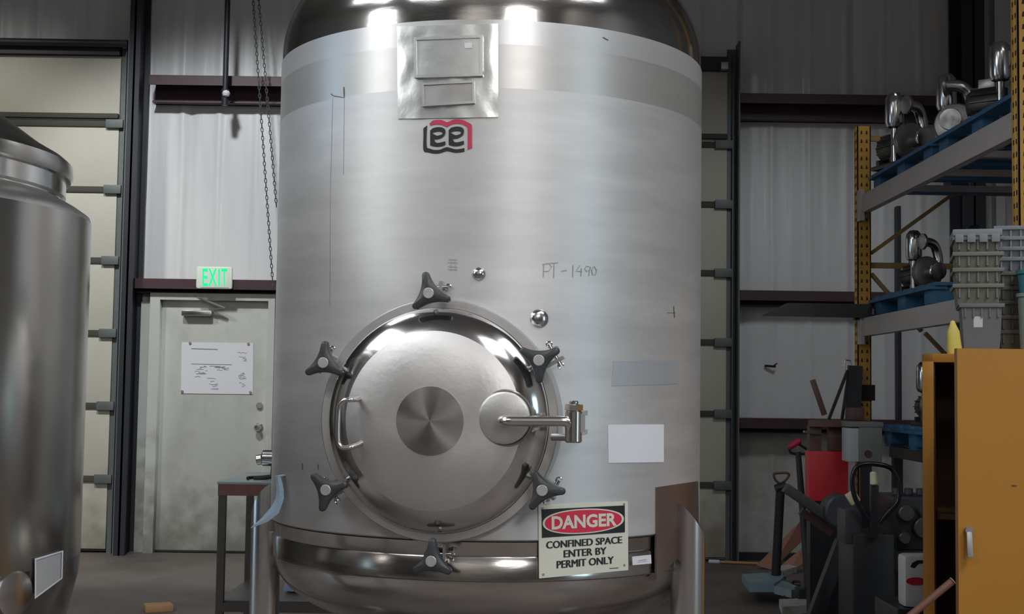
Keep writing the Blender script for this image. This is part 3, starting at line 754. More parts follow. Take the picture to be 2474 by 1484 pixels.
# pale blue film strip hanging at the tank's left side
def film():
    A = [(664, 1152), (668, 1180), (666, 1205), (655, 1225), (634, 1250), (606, 1275)]
    wv = [14, 17, 20, 25, 18, 2]
    mb = MB(); Yd = TC.y - .32; vs = []
    for i, ((a, b_), wd) in enumerate(zip(A, wv)):
        p = W(a, b_, Yd); q = W(a + wd * (.75 if i > 2 else 1), b_ + (wd * .6 if i > 2 else 0), Yd - .01)
        for t in (0, .5, 1): vs.append(p.lerp(q, t) + Vector((0, -.006 * (1 - abs(2 * t - 1)), 0)))
    mb._add(vs, [[3 * i + k, 3 * i + k + 1, 3 * i + k + 4, 3 * i + k + 3] for i in range(len(A) - 1) for k in (0, 1)])
    mb.prism([vs[0], vs[2], vs[2] + Vector((.03, .05, .005)), vs[0] + Vector((.03, .05, .005))], (0, .0, .002))
    o = tag(mb.build('blue_film_strip', 'glove'), 'pale blue plastic strip hanging at the left edge of the big tank', 'strip'); centre(o)
film()

# ================================================================== LEFT TANK
R2 = .62
d2 = ray(213, 800); a_r = math.atan2(d2.x, d2.y); D2 = 3.45; ac = a_r - math.asin(R2 / D2)
T2 = Vector((math.sin(ac) * D2, math.cos(ac) * D2, 0))
lt = thing('polished_tank', 'mirror polished steel tank with domed lid cut by the left frame edge', 'tank', tuple(T2))
def zl(px, py, rr_):                                # height on tank 2 silhouette at that pixel
    d = ray(px, py); t = math.sqrt(max(.1, D2 * D2 - rr_ * rr_)) / math.hypot(d.x, d.y); return CAM.z + d.z * t
zs_ = zl(213, 545, R2); zn = zl(165, 492, R2 - .07); zn2 = zl(165, 445, R2 - .07); zb2 = zl(205, 1330, R2)
print('T2', T2, zs_, zn, zn2, zb2)
M2 = Matrix.Translation(T2)
def l2(name, prof, m, par=lt, seg=128): return MB().lathe(prof, M2, seg).build(name, m, par)
l2('shell', [(R2, zb2), (R2, zs_)], 'mirror')
l2('shoulder', [(R2, zs_), (R2 - .004, zs_ + .012), (R2 - .03, zs_ + .03), (R2 - .072, zn)], 'steel_dull')
l2('neck', [(R2 - .072, zn - .002), (R2 - .070, zn), (R2 - .070, zn2 - .045), (R2 - .062, zn2 - .04), (R2 - .062, zn2 + .002)], 'polish')
lid = l2('lid', [(R2 - .075, zn2 - .005), (R2 - .052, zn2), (R2 - .046, zn2 + .012), (R2 - .048, zn2 + .035), (R2 - .065, zn2 + .05), (R2 - .11, zn2 + .075), (R2 - .2, zn2 + .14), (R2 - .3, zn2 + .195), (R2 - .42, zn2 + .235), (.05, zn2 + .25), (0, zn2 + .25)], 'mirror')
l2('bottom_cone', [(R2, zb2 + .001), (R2 - .004, zb2 - .05), (R2 - .03, zb2 - .16), (R2 - .12, zb2 - .26), (R2 - .35, zb2 - .33), (0, zb2 - .36)], 'mirror')
def cyl2(px, py, off=0):
    d = ray(px, py); o = CAM - T2; a = d.x ** 2 + d.y ** 2; b = 2 * (o.x * d.x + o.y * d.y); c = o.x ** 2 + o.y ** 2 - (R2 + off) ** 2
    return CAM + d * ((-b - math.sqrt(max(0, b * b - 4 * a * c))) / (2 * a))
for k in range(3):
    b_ = math.radians(40 + 120 * k); c = T2 + Vector((math.cos(b_), math.sin(b_), 0)) * (R2 - .1)
    MB().cyl((c.x, c.y, 0), (c.x, c.y, zb2 - .1), .04, seg=24).build('leg', 'polish', lt)
Q2 = [(84, 1350), (153, 1330), (151, 1398), (84, 1448)]
def f2(u, v): return cyl2(*quad_px(Q2, u, v), .003)
lb2 = thing('tank_label', 'translucent grey label sleeve on the polished tank at lower left', 'label', tuple(cyl2(115, 1390)))
mb = MB(); mb.grid(f2, 6, 4); mb.build('sleeve', mat('label_sleeve', (.42, .42, .42), .3, 0, .05, 10), lb2, False)
mb = MB()
for (ua, ub, va, vb) in ((0, 1, 0, .05), (0, 1, .95, 1), (0, .05, 0, 1), (.95, 1, 0, 1)):
    mb.grid(lambda u, v: cyl2(*quad_px(Q2, ua + (ub - ua) * u, va + (vb - va) * v), .005), 6, 4)
mb.build('sleeve_border', 'paper', lb2, False)
# outlet cone low on the left tank
p = cyl2(-2, 1432); n = Vector((p.x - T2.x, p.y - T2.y, 0)).normalized()
q = p + n * .0
mb = MB(); mb.lathe([(.03, 0), (.032, .01), (.045, .04), (.047, .045), (.04, .047), (0, .048)], Matrix.Translation(q) @ n.to_track_quat('Z', 'Y').to_matrix().to_4x4(), 40); mb.build('outlet_cone', 'steel', lt)

# ================================================================== BENCH between tank and door
BY = 5.5
a = W(527, 1168, BY); zt_ = a.z; xb1 = X(700, 1168, BY) + .45
bn = thing('steel_work_stand', 'dark steel stand with grey top left of the big tank', 'stand', ((a.x + xb1) / 2, BY + .3, 0))
MB().span(a.x - .005, xb1, BY, BY + .62, zt_ - .004, zt_ + .008, .002).build('top_sheet', 'benchtop', bn)
mb = MB(); mb.span(a.x, xb1, BY, BY + .03, zt_ - .05, zt_ - .004); mb.span(a.x, xb1, BY + .59, BY + .62, zt_ - .05, zt_ - .004); mb.span(a.x, a.x + .03, BY + .031, BY + .589, zt_ - .05, zt_ - .004); mb.span(xb1 - .03, xb1, BY + .031, BY + .589, zt_ - .05, zt_ - .004)
mb.build('top_rail', 'benchred', bn)
for lx in (a.x + .002, xb1 - .032):
    for ly in (BY + .002, BY + .588): MB().span(lx, lx + .03, ly, ly + .03, 0, zt_ - .05).build('leg', 'bench', bn)
zl_ = W(600, 1462, BY).z
mb = MB(); mb.span(a.x + .03, xb1 - .03, BY, BY + .03, zl_ - .03, zl_ + .01); mb.span(a.x + .03, xb1 - .03, BY + .59, BY + .62, zl_ - .03, zl_ + .01); mb.bm.free()
for yy in (BY, BY + .59): MB().span(a.x + .03, xb1 - .03, yy, yy + .03, zl_ - .03, zl_ + .005).build('lower_rail', 'bench', bn)
MB().span(a.x + .01, xb1 - .01, BY + .01, BY + .61, zl_ + .005, zl_ + .015).build('lower_shelf', 'bench', bn)
# valve fitting on the stand
q = W(645, 1118, BY + .25)
vf = thing('tri_clamp_valve', 'shiny steel valve fitting on the grey top of the stand', 'valve', (q.x, q.y, zt_ + .008))
zz = zt_ + .008
mb = MB(); cz = zz + .085; mb.cyl((q.x - .02, q.y, cz), (q.x + .14, q.y, cz), .035, seg=28, bev=.004); mb.build('body', 'chrome', vf)
mb = MB(); mb.cyl((q.x - .045, q.y, cz - .01), (q.x - .02, q.y, cz - .005), .022, seg=20, bev=.003); mb.build('ferrule', 'steel', vf)
mb = MB(); mb.cyl((q.x + .04, q.y, zz), (q.x + .04, q.y, cz - .02), .026, .02, 20); mb.cyl((q.x + .04, q.y, zz), (q.x + .04, q.y, zz + .012), .045, seg=24); mb.build('lower_port', 'iron', vf)
q = W(628, 1150, BY + .1)
mb = MB(); pts = smooth([Vector((q.x - .05, BY + .1, zt_ + .014)), Vector((q.x - .06, BY + .16, zt_ + .014)), Vector((q.x - .02, BY + .2, zt_ + .014)), Vector((q.x + .05, BY + .22, zt_ + .02)), Vector((q.x + .02, BY + .14, zt_ + .014)), Vector((q.x - .03, BY + .12, zt_ + .014))])
mb.tube(pts, .006, 8); o = tag(mb.build('cord_loop', 'gasket'), 'short loop of black cord on the grey stand top', 'cord'); centre(o)
q = W(740, 1440, BY + .3)
mb = MB(); pts = []
vs = []
def rag(u, v):
    x = -.09 + .2 * u; y = -.07 + .14 * v
    return Vector((q.x + x, BY + .3 + y, zl_ + .017 + .06 * math.exp(-((u - .25) ** 2 + (v - .5) ** 2) * 9) * (1 + .5 * noise.noise(Vector((u * 7, v * 7, 0))))))
mb.grid(rag, 16, 12); o = tag(mb.build('crumpled_cloth', mat('blue_white_cloth', (.16, .20, .34), .8, 0, 0, 14, col2=(.5, .5, .55))), 'crumpled blue and white cloth on the lower shelf of the stand', 'cloth'); centre(o)
q = WF(382, 1476)
o = tag(MB().box((q.x, q.y, .02), (.16, .12, .04), Matrix.Rotation(.4, 3, 'Z'), .004).build('wood_offcut', 'wood'), 'small pale wood offcut on the concrete at the lower left', 'wood'); centre(o)

# ================================================================== RACK (runs towards the viewer on the right)
RY0, RY1 = 7.6, 5.17
RX = W(2072, 700, RY0).x; PW = .078
zu = W(2085, 474, RY0).z; zw = W(2085, 770, RY0).z
rk = thing('pallet_rack', 'yellow upright pallet rack with grey beams on the right', 'rack', (RX, (RY0 + RY1) / 2, 0))
ztop = W(2085, 305, RY0).z; RD = 1.05
def post(x, y, zt2, nh):
    mb = MB(); mb.span(x, x + PW, y, y + .006, 0, zt2); mb.span(x, x + .006, y, y + .07, 0, zt2); mb.span(x + PW - .006, x + PW, y, y + .07, 0, zt2)
    p = mb.build('upright_post', 'rack', rk)
    mb = MB(); z = .12
    while z < zt2 - .03:
        for dx in (.024, .054): mb.prism([(x + dx - .006, y - .0012, z - .010), (x + dx + .006, y - .0012, z - .010), (x + dx + .003, y - .0012, z + .010), (x + dx - .003, y - .0012, z + .010)], (0, .001, 0))
        for dy in (.02, .048): mb.span(x - .0012, x, y + dy - .005, y + dy + .005, z - .01, z + .01)
        z += .0508
    tag(mb.build('slot_row', 'hole', p), kind='stuff'); MB().span(x - .015, x + PW + .015, y - .015, y + .085, 0, .008).build('base_plate', 'rack', p)
    return p
for yy, zz in ((RY0, ztop), (RY1, 4.6)):
    post(RX, yy, zz, 1); post(RX + RD, yy, zz, 1)
ym = RY0 + .035
for za, zb, kind in ((W(2105, 640, RY0).z, None, 'h'), (W(2105, 332, RY0).z, None, 'h'), (.15, None, 'h')):
    MB().span(RX + PW, RX + RD, ym - .012, ym + .012, za - .016, za + .016).build('cross_strut', 'brace', rk)
for (xa, ya, xb, yb) in ((2105, 612, 2290, 478), (2105, 662, 2160, 725), (2235, 805, 2330, 905)):
    A = W(xa, ya, ym); B = W(xb, yb, ym); d = B - A
    t = (RX + RD - A.x) / d.x if xb < 2290 or True else 1
    B = A + d * min(t, 2.2)
    MB().bar(A, B, .02, .03, up=Vector((0, 1, 0))).build('diagonal_brace', 'brace', rk)
for zz in (zu, zw):
    for xx in (RX + .01, RX + RD + .01):
        mb = MB(); mb.span(xx, xx + .045, RY1 + .07, RY0, zz - .105, zz, .004); bmn = mb.build('load_beam', 'beam', rk)
        MB().span(xx - .012, xx + .012, RY0 - .07, RY0 - .0, zz - .15, zz + .03).build('beam_bracket', 'beam', bmn)
    for k in range(4):
        yy = RY1 + .4 + k * .52
        MB().span(RX + .055, RX + RD + .01, yy, yy + .04, zz - .035, zz - .005).build('deck_support', 'beam', rk)
MB().bar((RX + .05, RY0 + .03, W(2090, 930, RY0).z), (RX + .05, RY0 + .03, W(2090, 930, RY0).z - .09), .09, .09).build('dark_guard', 'hole', rk)

# pallets
def pallet_proto():
    p = thing('pallet', 'x', 'pallet', (0, 0, 0))
    for i in range(6): MB().box((0, -.5 + .2 * i, .112), (.9, .13, .018), None, .002).build('deck_board', 'blue', p)
    for x in (-.43, 0, .43): MB().box((x, 0, .095), (.09, 1.1, .018)).build('stringer_board', 'blue', p)
    for x in (-.40, 0, .40):
        for y in (-.46, 0, .46): MB().box((x, y, .052), (.1, .14, .072), None, .004).build('block', 'blue', p)
    for y in (-.46, 0, .46): MB().box((0, y, .008), (.9, .10, .016), None, .002).build('bottom_board', 'blue', p)
    return p
PP = pallet_proto(); first = [True]
def place(proto, loc, rz, label, group, sc=1.0, used=first):
    o = proto if used[0] else copy_tree(proto); used[0] = False
    o.location = loc; o.rotation_euler = (0, 0, rz); o['label'] = label; o['group'] = group
    if sc != 1: o.scale = (sc, sc, sc)
    return o
PG = 'blue pallets on the rack'
pc = RX + .06 + .47
place(PP, (pc, 7.02, zu), 0, 'blue pallet on the upper rack beam, farthest from the viewer', PG)
place(PP, (pc, 5.86, zu), 0, 'blue pallet on the upper rack beam, nearest the frame edge', PG)
place(PP, (pc, 7.02, zw), 0, 'blue pallet on the lower rack beam behind the stacked bins', PG)
place(PP, (pc + .05, 7.0, W(2170, 1100, 6.4).z), 0, 'blue pallet under the lowest row of pumps', PG)
zg0 = W(2170, 1100, 6.4).z
sb = thing('steel_trestle', 'dark steel trestle under the lowest blue pallet', 'trestle', (pc + .05, 7.0, 0))
for x in (-.4, .4):
    MB().box((pc + .05 + x, 7.0, zg0 - .03), (.06, 1.0, .06)).build('top_rail', 'blk', sb)
    for y in (-.45, .45): MB().box((pc + .05 + x, 7.0 + y, (zg0 - .06) / 2), (.05, .05, zg0 - .06)).build('leg', 'blk', sb)

# pumps
def pump_proto():
    p = thing('pump', 'x', 'pump', (0, 0, 0)); 
    RYx = Matrix.Rotation(PI / 2, 4, 'X')
    MB().box((0, 0, .012), (.2, .42, .024), None, .004).build('base_plate', 'iron', p)
    mb = MB(); mb.lathe([(0, -.0), (.07, .0), (.08, .015), (.08, .19), (.066, .21), (0, .21)], Matrix.Translation((0, .2, .13)) @ RYx, 28)
    for k in range(14):
        a = 2 * PI * k / 14; mb.box((math.cos(a) * .085, .1, .13 + math.sin(a) * .085), (.016, .15, .005), Matrix.Rotation(-a, 3, 'Y'))
    mo = mb.build('motor', 'iron', p)
    MB().box((0, .1, .235), (.07, .09, .05), None, .006).build('terminal_box', 'alum', mo)
    for y in (.03, .17): MB().box((0, y, .04), (.16, .03, .04)).build('foot', 'iron', mo)
    mb = MB(); mb.lathe([(0, 0), (.05, 0), (.105, .012), (.115, .03), (.105, .055), (.06, .065), (0, .065)], Matrix.Translation((0, -.02, .14)) @ RYx, 32); mb.build('volute', 'alum', p)
    mb = MB(); mb.tube(smooth([Vector((.07, -.05, .16)), Vector((.085, -.05, .23)), Vector((.07, -.05, .30)), Vector((.03, -.07, .34)), Vector((-.04, -.08, .35))]), .032, 18); dpp = mb.build('discharge_elbow', 'chrome', p)
    MB().cyl((-.035, -.08, .35), (-.055, -.08, .35), .055, seg=24, bev=.003).build('flange', 'alum', dpp)
    mb = MB(); mb.cyl((0, -.08, .14), (0, -.19, .14), .038, .034, 20); sp_ = mb.build('suction_port', 'alum', p)
    MB().cyl((0, -.185, .14), (0, -.205, .14), .06, seg=24, bev=.003).build('flange', 'chrome', sp_)
    mb = MB(); mb.lathe([(.0, .44), (.03, .435), (.05, .41), (.055, .37), (.055, .26), (.045, .235), (.022, .225), (.022, .03), (.04, .024)], Matrix.Translation((-.06, .02, -.0)), 24); mb.build('filter_housing', 'chrome', p)
    return p
PU = pump_proto(); fp = [True]; GP = 'pumps on the rack'
def pump(x, y, z, rz, label, sc=1.0): return place(PU, (x, y, z), rz, label, GP, sc, fp)
pt = .121
pump(pc - .34, 7.30, zu + pt, .3, 'dark pump with a chrome bend on the upper shelf, farthest back', .95)
pump(pc - .22, 6.8, zu + pt, -.5, 'second pump from the far end of the upper shelf', .95)
pump(pc - .20, 6.15, zu + pt, .9, 'third pump from the far end of the upper shelf', .9)
pump(pc - .22, 5.60, zu + pt, -.3, 'large pump on the upper shelf beside the frame edge', 1.1)
pump(pc + .18, 6.5, zu + pt, 1.6, 'pump behind the others in the middle of the upper shelf', .9)
pump(pc - .26, 7.25, zw + pt, .2, 'pump on the lower shelf blue pallet, left one', .8)
pump(pc - .05, 6.95, zw + pt, -.9, 'pump on the lower shelf blue pallet, middle one', .8)
pump(pc + .1, 6.60, zw + pt, 1.2, 'pump on the lower shelf blue pallet beside the bins', .8)
pump(pc - .22, 7.2, zg0 + pt, 0, 'pump on the lowest pallet beside the yellow post', .8)
pump(pc - .0, 6.9, zg0 + pt, .4, 'pump with bright housing in the middle of the lowest pallet', .95)
pump(pc + .2, 6.6, zg0 + pt, -.4, 'pump on the lowest pallet just left of the yellow cabinet', .85)
# black sheet overhanging the rack's left side
za = W(1980, 765, 7.9)
sh = thing('black_rubber_sheet', 'black flat sheet jutting left from the yellow rack post', 'sheet', tuple(za))
pa = [W(1843, 762, 7.45), W(2105, 768, 7.45)]; zz = pa[0].z
mb = MB(); q = [Vector((pa[0].x, 7.45, zz)), Vector((pa[1].x + .2, 7.45, zz)), Vector((pa[1].x + .2, 8.45, zz)), Vector((pa[0].x + .40, 8.45, zz))]
zs2 = W(1980, 735, 7.45).z
mb = MB(); q = [W(1843, 762, 7.50), W(2107, 768, 7.50), W(2107, 735, 7.50), W(1905, 732, 7.50)]
mb.prism([p_ for p_ in q], (0, .06, 0)); mb.build('sheet', 'blk', sh)
MB().box((RX + .03, 7.57, q[0].z + .0), (.12, .05, .03)).build('clip', 'blk', sh)

# ================================================================== YELLOW CABINET
CY = 4.6; c0 = W(2229, 1100, CY); ct = W(2260, 855, CY).z; cang = -.325
CR3 = Matrix.Rotation(cang, 3, 'Z')
def cp(x, y, z): return Vector((c0.x, CY, 0)) + CR3 @ Vector((x, y, 0)) + Vector((0, 0, z))
def cspan(mb, xa, xb, ya, yb, za, zb, bev=0.0): return mb.box(cp((xa + xb) / 2, (ya + yb) / 2, (za + zb) / 2), (xb - xa, yb - ya, zb - za), CR3, bev)
cb = thing('safety_cabinet', 'yellow steel cabinet with its door ajar at the right frame edge', 'cabinet', tuple(cp(.54, .22, 0)))
mb = MB(); cspan(mb, 0, .038, 0, .45, .05, ct, .003); cspan(mb, 1.05, 1.09, 0, .45, .05, ct); cspan(mb, 0, 1.09, 0, .45, ct - .03, ct, .003); cspan(mb, 0, 1.09, 0, .45, .05, .09); cspan(mb, 0, 1.09, .43, .45, .05, ct)
mb.build('body', 'cab', cb)
mb = MB(); cspan(mb, .0385, .042, .01, .43, .1, ct - .03); mb.build('side_shade_panel', 'cabin', cb)  # thin dark panels carry the interior shade
mb = MB(); cspan(mb, .042, 1.05, .42, .428, .1, ct - .03); mb.build('back_shade_panel', 'cabin', cb)
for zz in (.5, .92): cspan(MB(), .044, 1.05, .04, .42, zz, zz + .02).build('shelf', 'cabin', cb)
fe = W(2314, 1100, 4.30); fe.z = 0; hg = cp(1.09, -.02, 0); dv = (hg - fe).normalized(); nn = Vector((dv.y, -dv.x, 0))
ctd = W(2330, 842, 4.30).z
def dpt(t, off, z): return fe + dv * t + nn * off + Vector((0, 0, z))
mb = MB(); Ld = (hg - fe).length; mb.prism([dpt(0, 0, .06), dpt(Ld, 0, .06), dpt(Ld, 0, ctd), dpt(0, 0, ctd)], -nn * .035); dr_ = mb.build('door', 'cab', cb)
tq = ((W(2335, 1310, 4.31)).x - fe.x) / dv.x; hz = W(2335, 1310, 4.31).z
mb = MB(); mb.bar(dpt(tq, .025, hz - .045), dpt(tq, .012, hz + .05), .018, .012, up=nn, bev=.003); mb.cyl(dpt(tq, 0, hz + .04), dpt(tq, .02, hz + .04), .012, seg=14); mb.build('latch_handle', 'steel_dull', dr_)
MB().bar(dpt(tq + .14, .0006, W(2440, 1173, 4.3).z), dpt(tq + .155, .0006, W(2440, 1173, 4.3).z), .003, .003, up=nn).build('scratch', 'brown', dr_)
for sx in (.03, 1.03): cspan(MB(), sx, sx + .03, .01, .44, 0, .05).build('foot', 'blk', cb)
def tote_proto(name, m, h, w_, d_, t=.005, ribs=5):
    p = thing(name, 'x', 'bin', (0, 0, 0)); mb = MB()
    def ring(sx, sy, z): return [Vector((sx * a, sy * b, z)) for a, b in ((-.5, -.5), (.5, -.5), (.5, .5), (-.5, .5))]
    k = .86
    vs = ring(w_ * k, d_ * k, 0) + ring(w_, d_, h) + ring(w_ - t * 2, d_ - t * 2, h) + ring(w_ * k - t * 2, d_ * k - t * 2, t)
    fs = [[0, 1, 2, 3]] + [[4 * q + i, 4 * q + (i + 1) % 4, 4 * q + 4 + (i + 1) % 4, 4 * q + 4 + i] for q in range(3) for i in range(4)] + [[12, 13, 14, 15]]
    mb._add(vs, fs); mb.build('body', m, p)
    mb = MB(); r_ = .011
    for (cx, cy_, sx, sy) in ((0, -d_ / 2, w_ + .016, r_), (0, d_ / 2, w_ + .016, r_), (-w_ / 2, 0, r_, d_), (w_ / 2, 0, r_, d_)): mb.box((cx, cy_, h - .006), (sx, sy, .014), None, .002)
    mb.build('rim', m, p)
    mb = MB()
    for i in range(ribs): mb.box(((-.4 + .8 * i / (ribs - 1)) * w_, -d_ * .475, h - .03), (.006, .012, .035))
    tag(mb.build('rib', m, p), kind='stuff')
    return p
def on_cab(px, depth=.12):                        # point on the cabinet top under that pixel column
    q = W(px, 838, CY + depth); return Vector((q.x, q.y, ct))
ra_ = cang + .05
TP = tote_proto('storage_tote', 'tote', .178, .135, .20); q = on_cab(2368)
TP.location = q; TP.rotation_euler = (0, 0, ra_)
tag(TP, 'grey plastic tote with white sticker at the base of the bin stack', 'bin')
st_ = MB().box((-.012, -.094, .115), (.030, .003, .038), Matrix.Rotation(.08, 3, 'X')).build('sticker', 'paper', TP, M=Matrix.Identity(4))
T3 = tote_proto('nested_bin', mat('bin_mid', (.19, .19, .16), .5), .075, .155, .21); ft3 = [True]
wn = ['lowest olive grey bin nested on the grey tote', 'second olive grey bin up in the nested stack', 'third olive grey bin up in the nested stack', 'topmost olive grey bin under the pale lid']
for k in range(4): place(T3, (q.x - .012, q.y, ct + .172 + k * .056), ra_, wn[k], 'olive grey bins nested in a stack', 1.0, ft3)
zl4 = ct + .172 + 3 * .056 + .076
mb = MB(); Rz = Matrix.Rotation(ra_, 3, 'Z'); lc = Vector((q.x - .014, q.y, zl4))
mb.box(lc + Vector((0, 0, .012)), (.165, .23, .024), Rz, .004)
for fx in (-.06, -.02, .02, .06): mb.box(lc + Vector((0, 0, -.008)) + Rz @ Vector((fx, -.112, 0)), (.028, .008, .03), Rz, .003)
o = tag(mb.build('bin_lid', 'totel'), 'pale grey scalloped lid on top of the nested bins', 'lid'); centre(o)
q5 = on_cab(2462, .17)
T5 = tote_proto('dark_bin', 'tote2', .09, .15, .20); ft5 = [True]
for k in range(5): place(T5, (q5.x, q5.y, ct + k * .052), ra_, ['dark bin on the cabinet top, lowest of the right pile', 'dark bin second from the bottom of the right pile', 'dark bin in the middle of the right pile', 'dark bin fourth from the bottom of the right pile', 'dark bin directly under the pale ribbed crates'][k], 'dark bins in the right pile', 1, ft5)
T4 = tote_proto('ribbed_crate', 'totel', .05, .165, .21); ft4 = [True]
for k in range(4): place(T4, (q5.x, q5.y, ct + 4 * .052 + .091 + k * .037), ra_, ['lowest pale ribbed crate above the dark bins', 'second pale ribbed crate above the dark bins', 'third pale ribbed crate above the dark bins', 'top pale ribbed crate near the right frame edge'][k], 'pale ribbed crates on the right pile', 1, ft4)
q = on_cab(2306, .035)
mb = MB(); mb.lathe([(0, 0), (.025, .002), (.027, .02), (.024, .05), (.022, .08), (.013, .10), (.007, .116), (0, .12)], Matrix.Translation(q) @ Matrix.Rotation(-.05, 4, 'Y') @ Matrix.Diagonal((1, .6, 1, 1)), 24)
yb = tag(mb.build('yellow_pouch', 'ylw'), 'yellow plastic pouch standing left of the grey tote', 'pouch'); centre(yb)
q = on_cab(2457, .02)
for k, (m_, z0_, z1_, lab) in enumerate((('pale', 0, .215, 'pale teal bucket at the right frame edge on the cabinet'), ('cyan', .205, .295, 'cyan bucket nested in the pale bucket at the frame edge'))):
    mb = MB(); mb.lathe([(0, z0_), (.052, z0_), (.060, z1_ - .012), (.066, z1_ - .012), (.066, z1_), (.057, z1_), (.049, z0_ + .006), (0, z0_ + .006)], Matrix.Translation(q + Vector((.064, -.01, 0))), 32)
    o = tag(mb.build('bucket', m_), lab, 'bucket'); centre(o)

# ================================================================== MACHINERY CORNER
# blue pallet jack near the wall
def pj_handle(name, base, top, loopw, m, parent, loopm=None):
    mb = MB(); mb.tube([base, base.lerp(top, .5), top], .018, 14, True, [.026, .022, .02]); mb.build('shaft', m, parent)
Yj = 8.95
b0 = WF(1870, 1392, .12); base = Vector((W(1873, 1375, Yj).x, Yj, W(1873, 1375, Yj).z)); top = W(1886, 1172, Yj)
pj = thing('blue_pallet_jack', 'worn light blue pallet jack with black D handle near the wall', 'pallet jack', (base.x, Yj, 0))
mb = MB(); mb.tube([base - Vector((0, 0, .12)), top], .03, 14); mb.build('shaft', 'blk', pj)
mb = MB(); t0 = top; wl = .045
mb.tube(smooth([t0, t0 + Vector((-wl * .8, 0, .035)), t0 + Vector((-wl, 0, .07)), t0 + Vector((-wl * .5, 0, .078)), t0 + Vector((wl, 0, .08)), t0 + Vector((wl * 1.2, 0, .06)), t0 + Vector((wl * .5, 0, .02)), t0]), .008, 8); hh_ = mb.build('grip_loop', 'brown', pj)
MB().cyl(t0 + Vector((-.035, 0, -.03)), t0 + Vector((.035, 0, -.01)), .03, .04, 14).build('lever_hub', 'blk', hh_)
fz = .13
A = WF(1792, 1388, fz); B = WF(1900, 1380, fz); C = WF(1940, 1418, fz); D_ = WF(1912, 1422, fz); E = WF(1870, 1412, fz); G = WF(1812, 1412, fz)
def slab(mb, pts, z, t): mb.prism([Vector((p_.x, p_.y, z - t)) for p_ in pts], (0, 0, t)); return mb
slab(MB(), [A, B, WF(1890, 1398, fz), E, G], fz, .05).build('fork_body', 'ltblue', pj)
slab(MB(), [E, WF(1888, 1398, fz), C, D_], fz - .01, .05).build('fork', 'ltblue', pj)
slab(MB(), [WF(1905, 1374, fz), WF(1925, 1380, fz), WF(1890, 1392, fz), WF(1870, 1384, fz)], fz + .03, .04).build('cover_plate', 'white', pj)
for px, py in ((1826, 1418), (1838, 1421)):
    p_ = WF(px, py, .0); MB().cyl((p_.x - .02, p_.y - .0, .045), (p_.x + .03, p_.y, .045), .045, seg=20, bev=.004).build('wheel', 'blk', pj)
p_ = WF(1922, 1432, 0); MB().cyl((p_.x - .02, p_.y, .04), (p_.x + .03, p_.y, .04), .04, seg=18, bev=.004).build('wheel', 'blk', pj)
# second pallet jack: white forks, red grip
Y2 = 8.2
b2 = W(1948, 1345, Y2); t2 = W(1928, 1092, Y2)
p2 = thing('white_pallet_jack', 'pallet jack with red grip and worn white forks on the floor', 'pallet jack', (b2.x, 8.1, 0))
mb = MB(); mb.tube([Vector((b2.x + .02, Y2, .12)), b2, t2], .02, 12, True, [.03, .024, .018]); mb.build('shaft', 'char', p2)
mb = MB(); mb.tube(smooth([t2 + Vector((-.05, 0, .03)), t2 + Vector((-.05, 0, .0)), t2 + Vector((-.02, 0, -.012)), t2 + Vector((.05, 0, -.01)), t2 + Vector((.06, 0, .01)), t2 + Vector((.0, 0, .05))]), .008, 8); lp = mb.build('loop_handle', 'blk', p2)
a = W(1906, 1082, Y2 - .01); c = W(1934, 1064, Y2 - .01); MB().cyl(a, c, .018, seg=16, bev=.005).build('grip', 'pink', lp)
fz = .10
for q4 in ([(1882, 1448), (1975, 1444), (1968, 1460), (1890, 1467)], [(1985, 1440), (2022, 1448), (2052, 1470), (1978, 1466)]):
    slab(MB(), [WF(x_, y_, fz) for x_, y_ in q4], fz, .05).build('fork', 'white', p2)
slab(MB(), [WF(x_, y_, fz) for x_, y_ in [(1960, 1415), (2010, 1418), (2015, 1450), (1965, 1446)]], fz + .03, .08).build('lift_body', 'white', p2)
for px, py in ((1905, 1468), (2030, 1478)):
    p_ = WF(px, py, .0); MB().cyl((p_.x - .03, p_.y, .04), (p_.x + .03, p_.y, .04), .04, seg=16, bev=.004).build('roller', 'blk', p2)
MB().box((b2.x + .02, Y2, .10), (.16, .12, .12), None, .01).build('pump_block', 'blk', p2)
# folding black crane
Y3 = 6.85
fc = thing('engine_crane', 'dark folded engine crane with slanting boom and long leg', 'crane', (W(1975, 1475, Y3).x, Y3, 0))
lf = W(1972, 1478, Y3); kn_ = W(2044, 1285, Y3); lf = kn_ + (lf - kn_) * (kn_.z / (kn_.z - lf.z)); el = W(1896, 1178, Y3)
MB().bar(lf, kn_, .07, .07, up=Vector((0, 1, 0)), bev=.004).build('long_leg', 'blk', fc)
MB().bar(kn_ + Vector((.02, 0, .0)), el, .05, .065, up=Vector((0, 1, 0)), bev=.004).build('boom', 'char', fc)
MB().bar(W(1935, 1235, Y3 + .1), W(2010, 1290, Y3 + .1), .04, .03, up=Vector((0, 1, 0))).build('ram', 'brown', fc)
mb = MB(); c_ = W(2030, 1235, Y3)
mb.lathe([(0, 0), (.085, 0), (.09, .01), (.09, .13), (.08, .14), (0, .14)], Matrix.Translation(c_ + Vector((0, .08, 0))) @ Matrix.Rotation(PI / 2, 4, 'X'), 32); mb.build('winch_drum', 'char', fc)
for px, py in ((1996, 1245), (2027, 1275)):
    p_ = W(px, py, Y3 - .03); MB().cyl(p_, p_ + Vector((0, -.012, 0)), .010, seg=12).build('bolt_head', 'steel', fc)
MB().bar(W(2060, 1300, Y3 + .05), Vector((W(2075, 1484, Y3 + .05).x, Y3 + .05, 0)), .08, .06, up=Vector((0, 1, 0))).build('mast', 'blk', fc)
MB().bar((lf.x - .05, Y3, .03), (W(2080, 1484, Y3).x + .1, Y3, .03), .08, .06).build('base_rail', 'blk', fc)
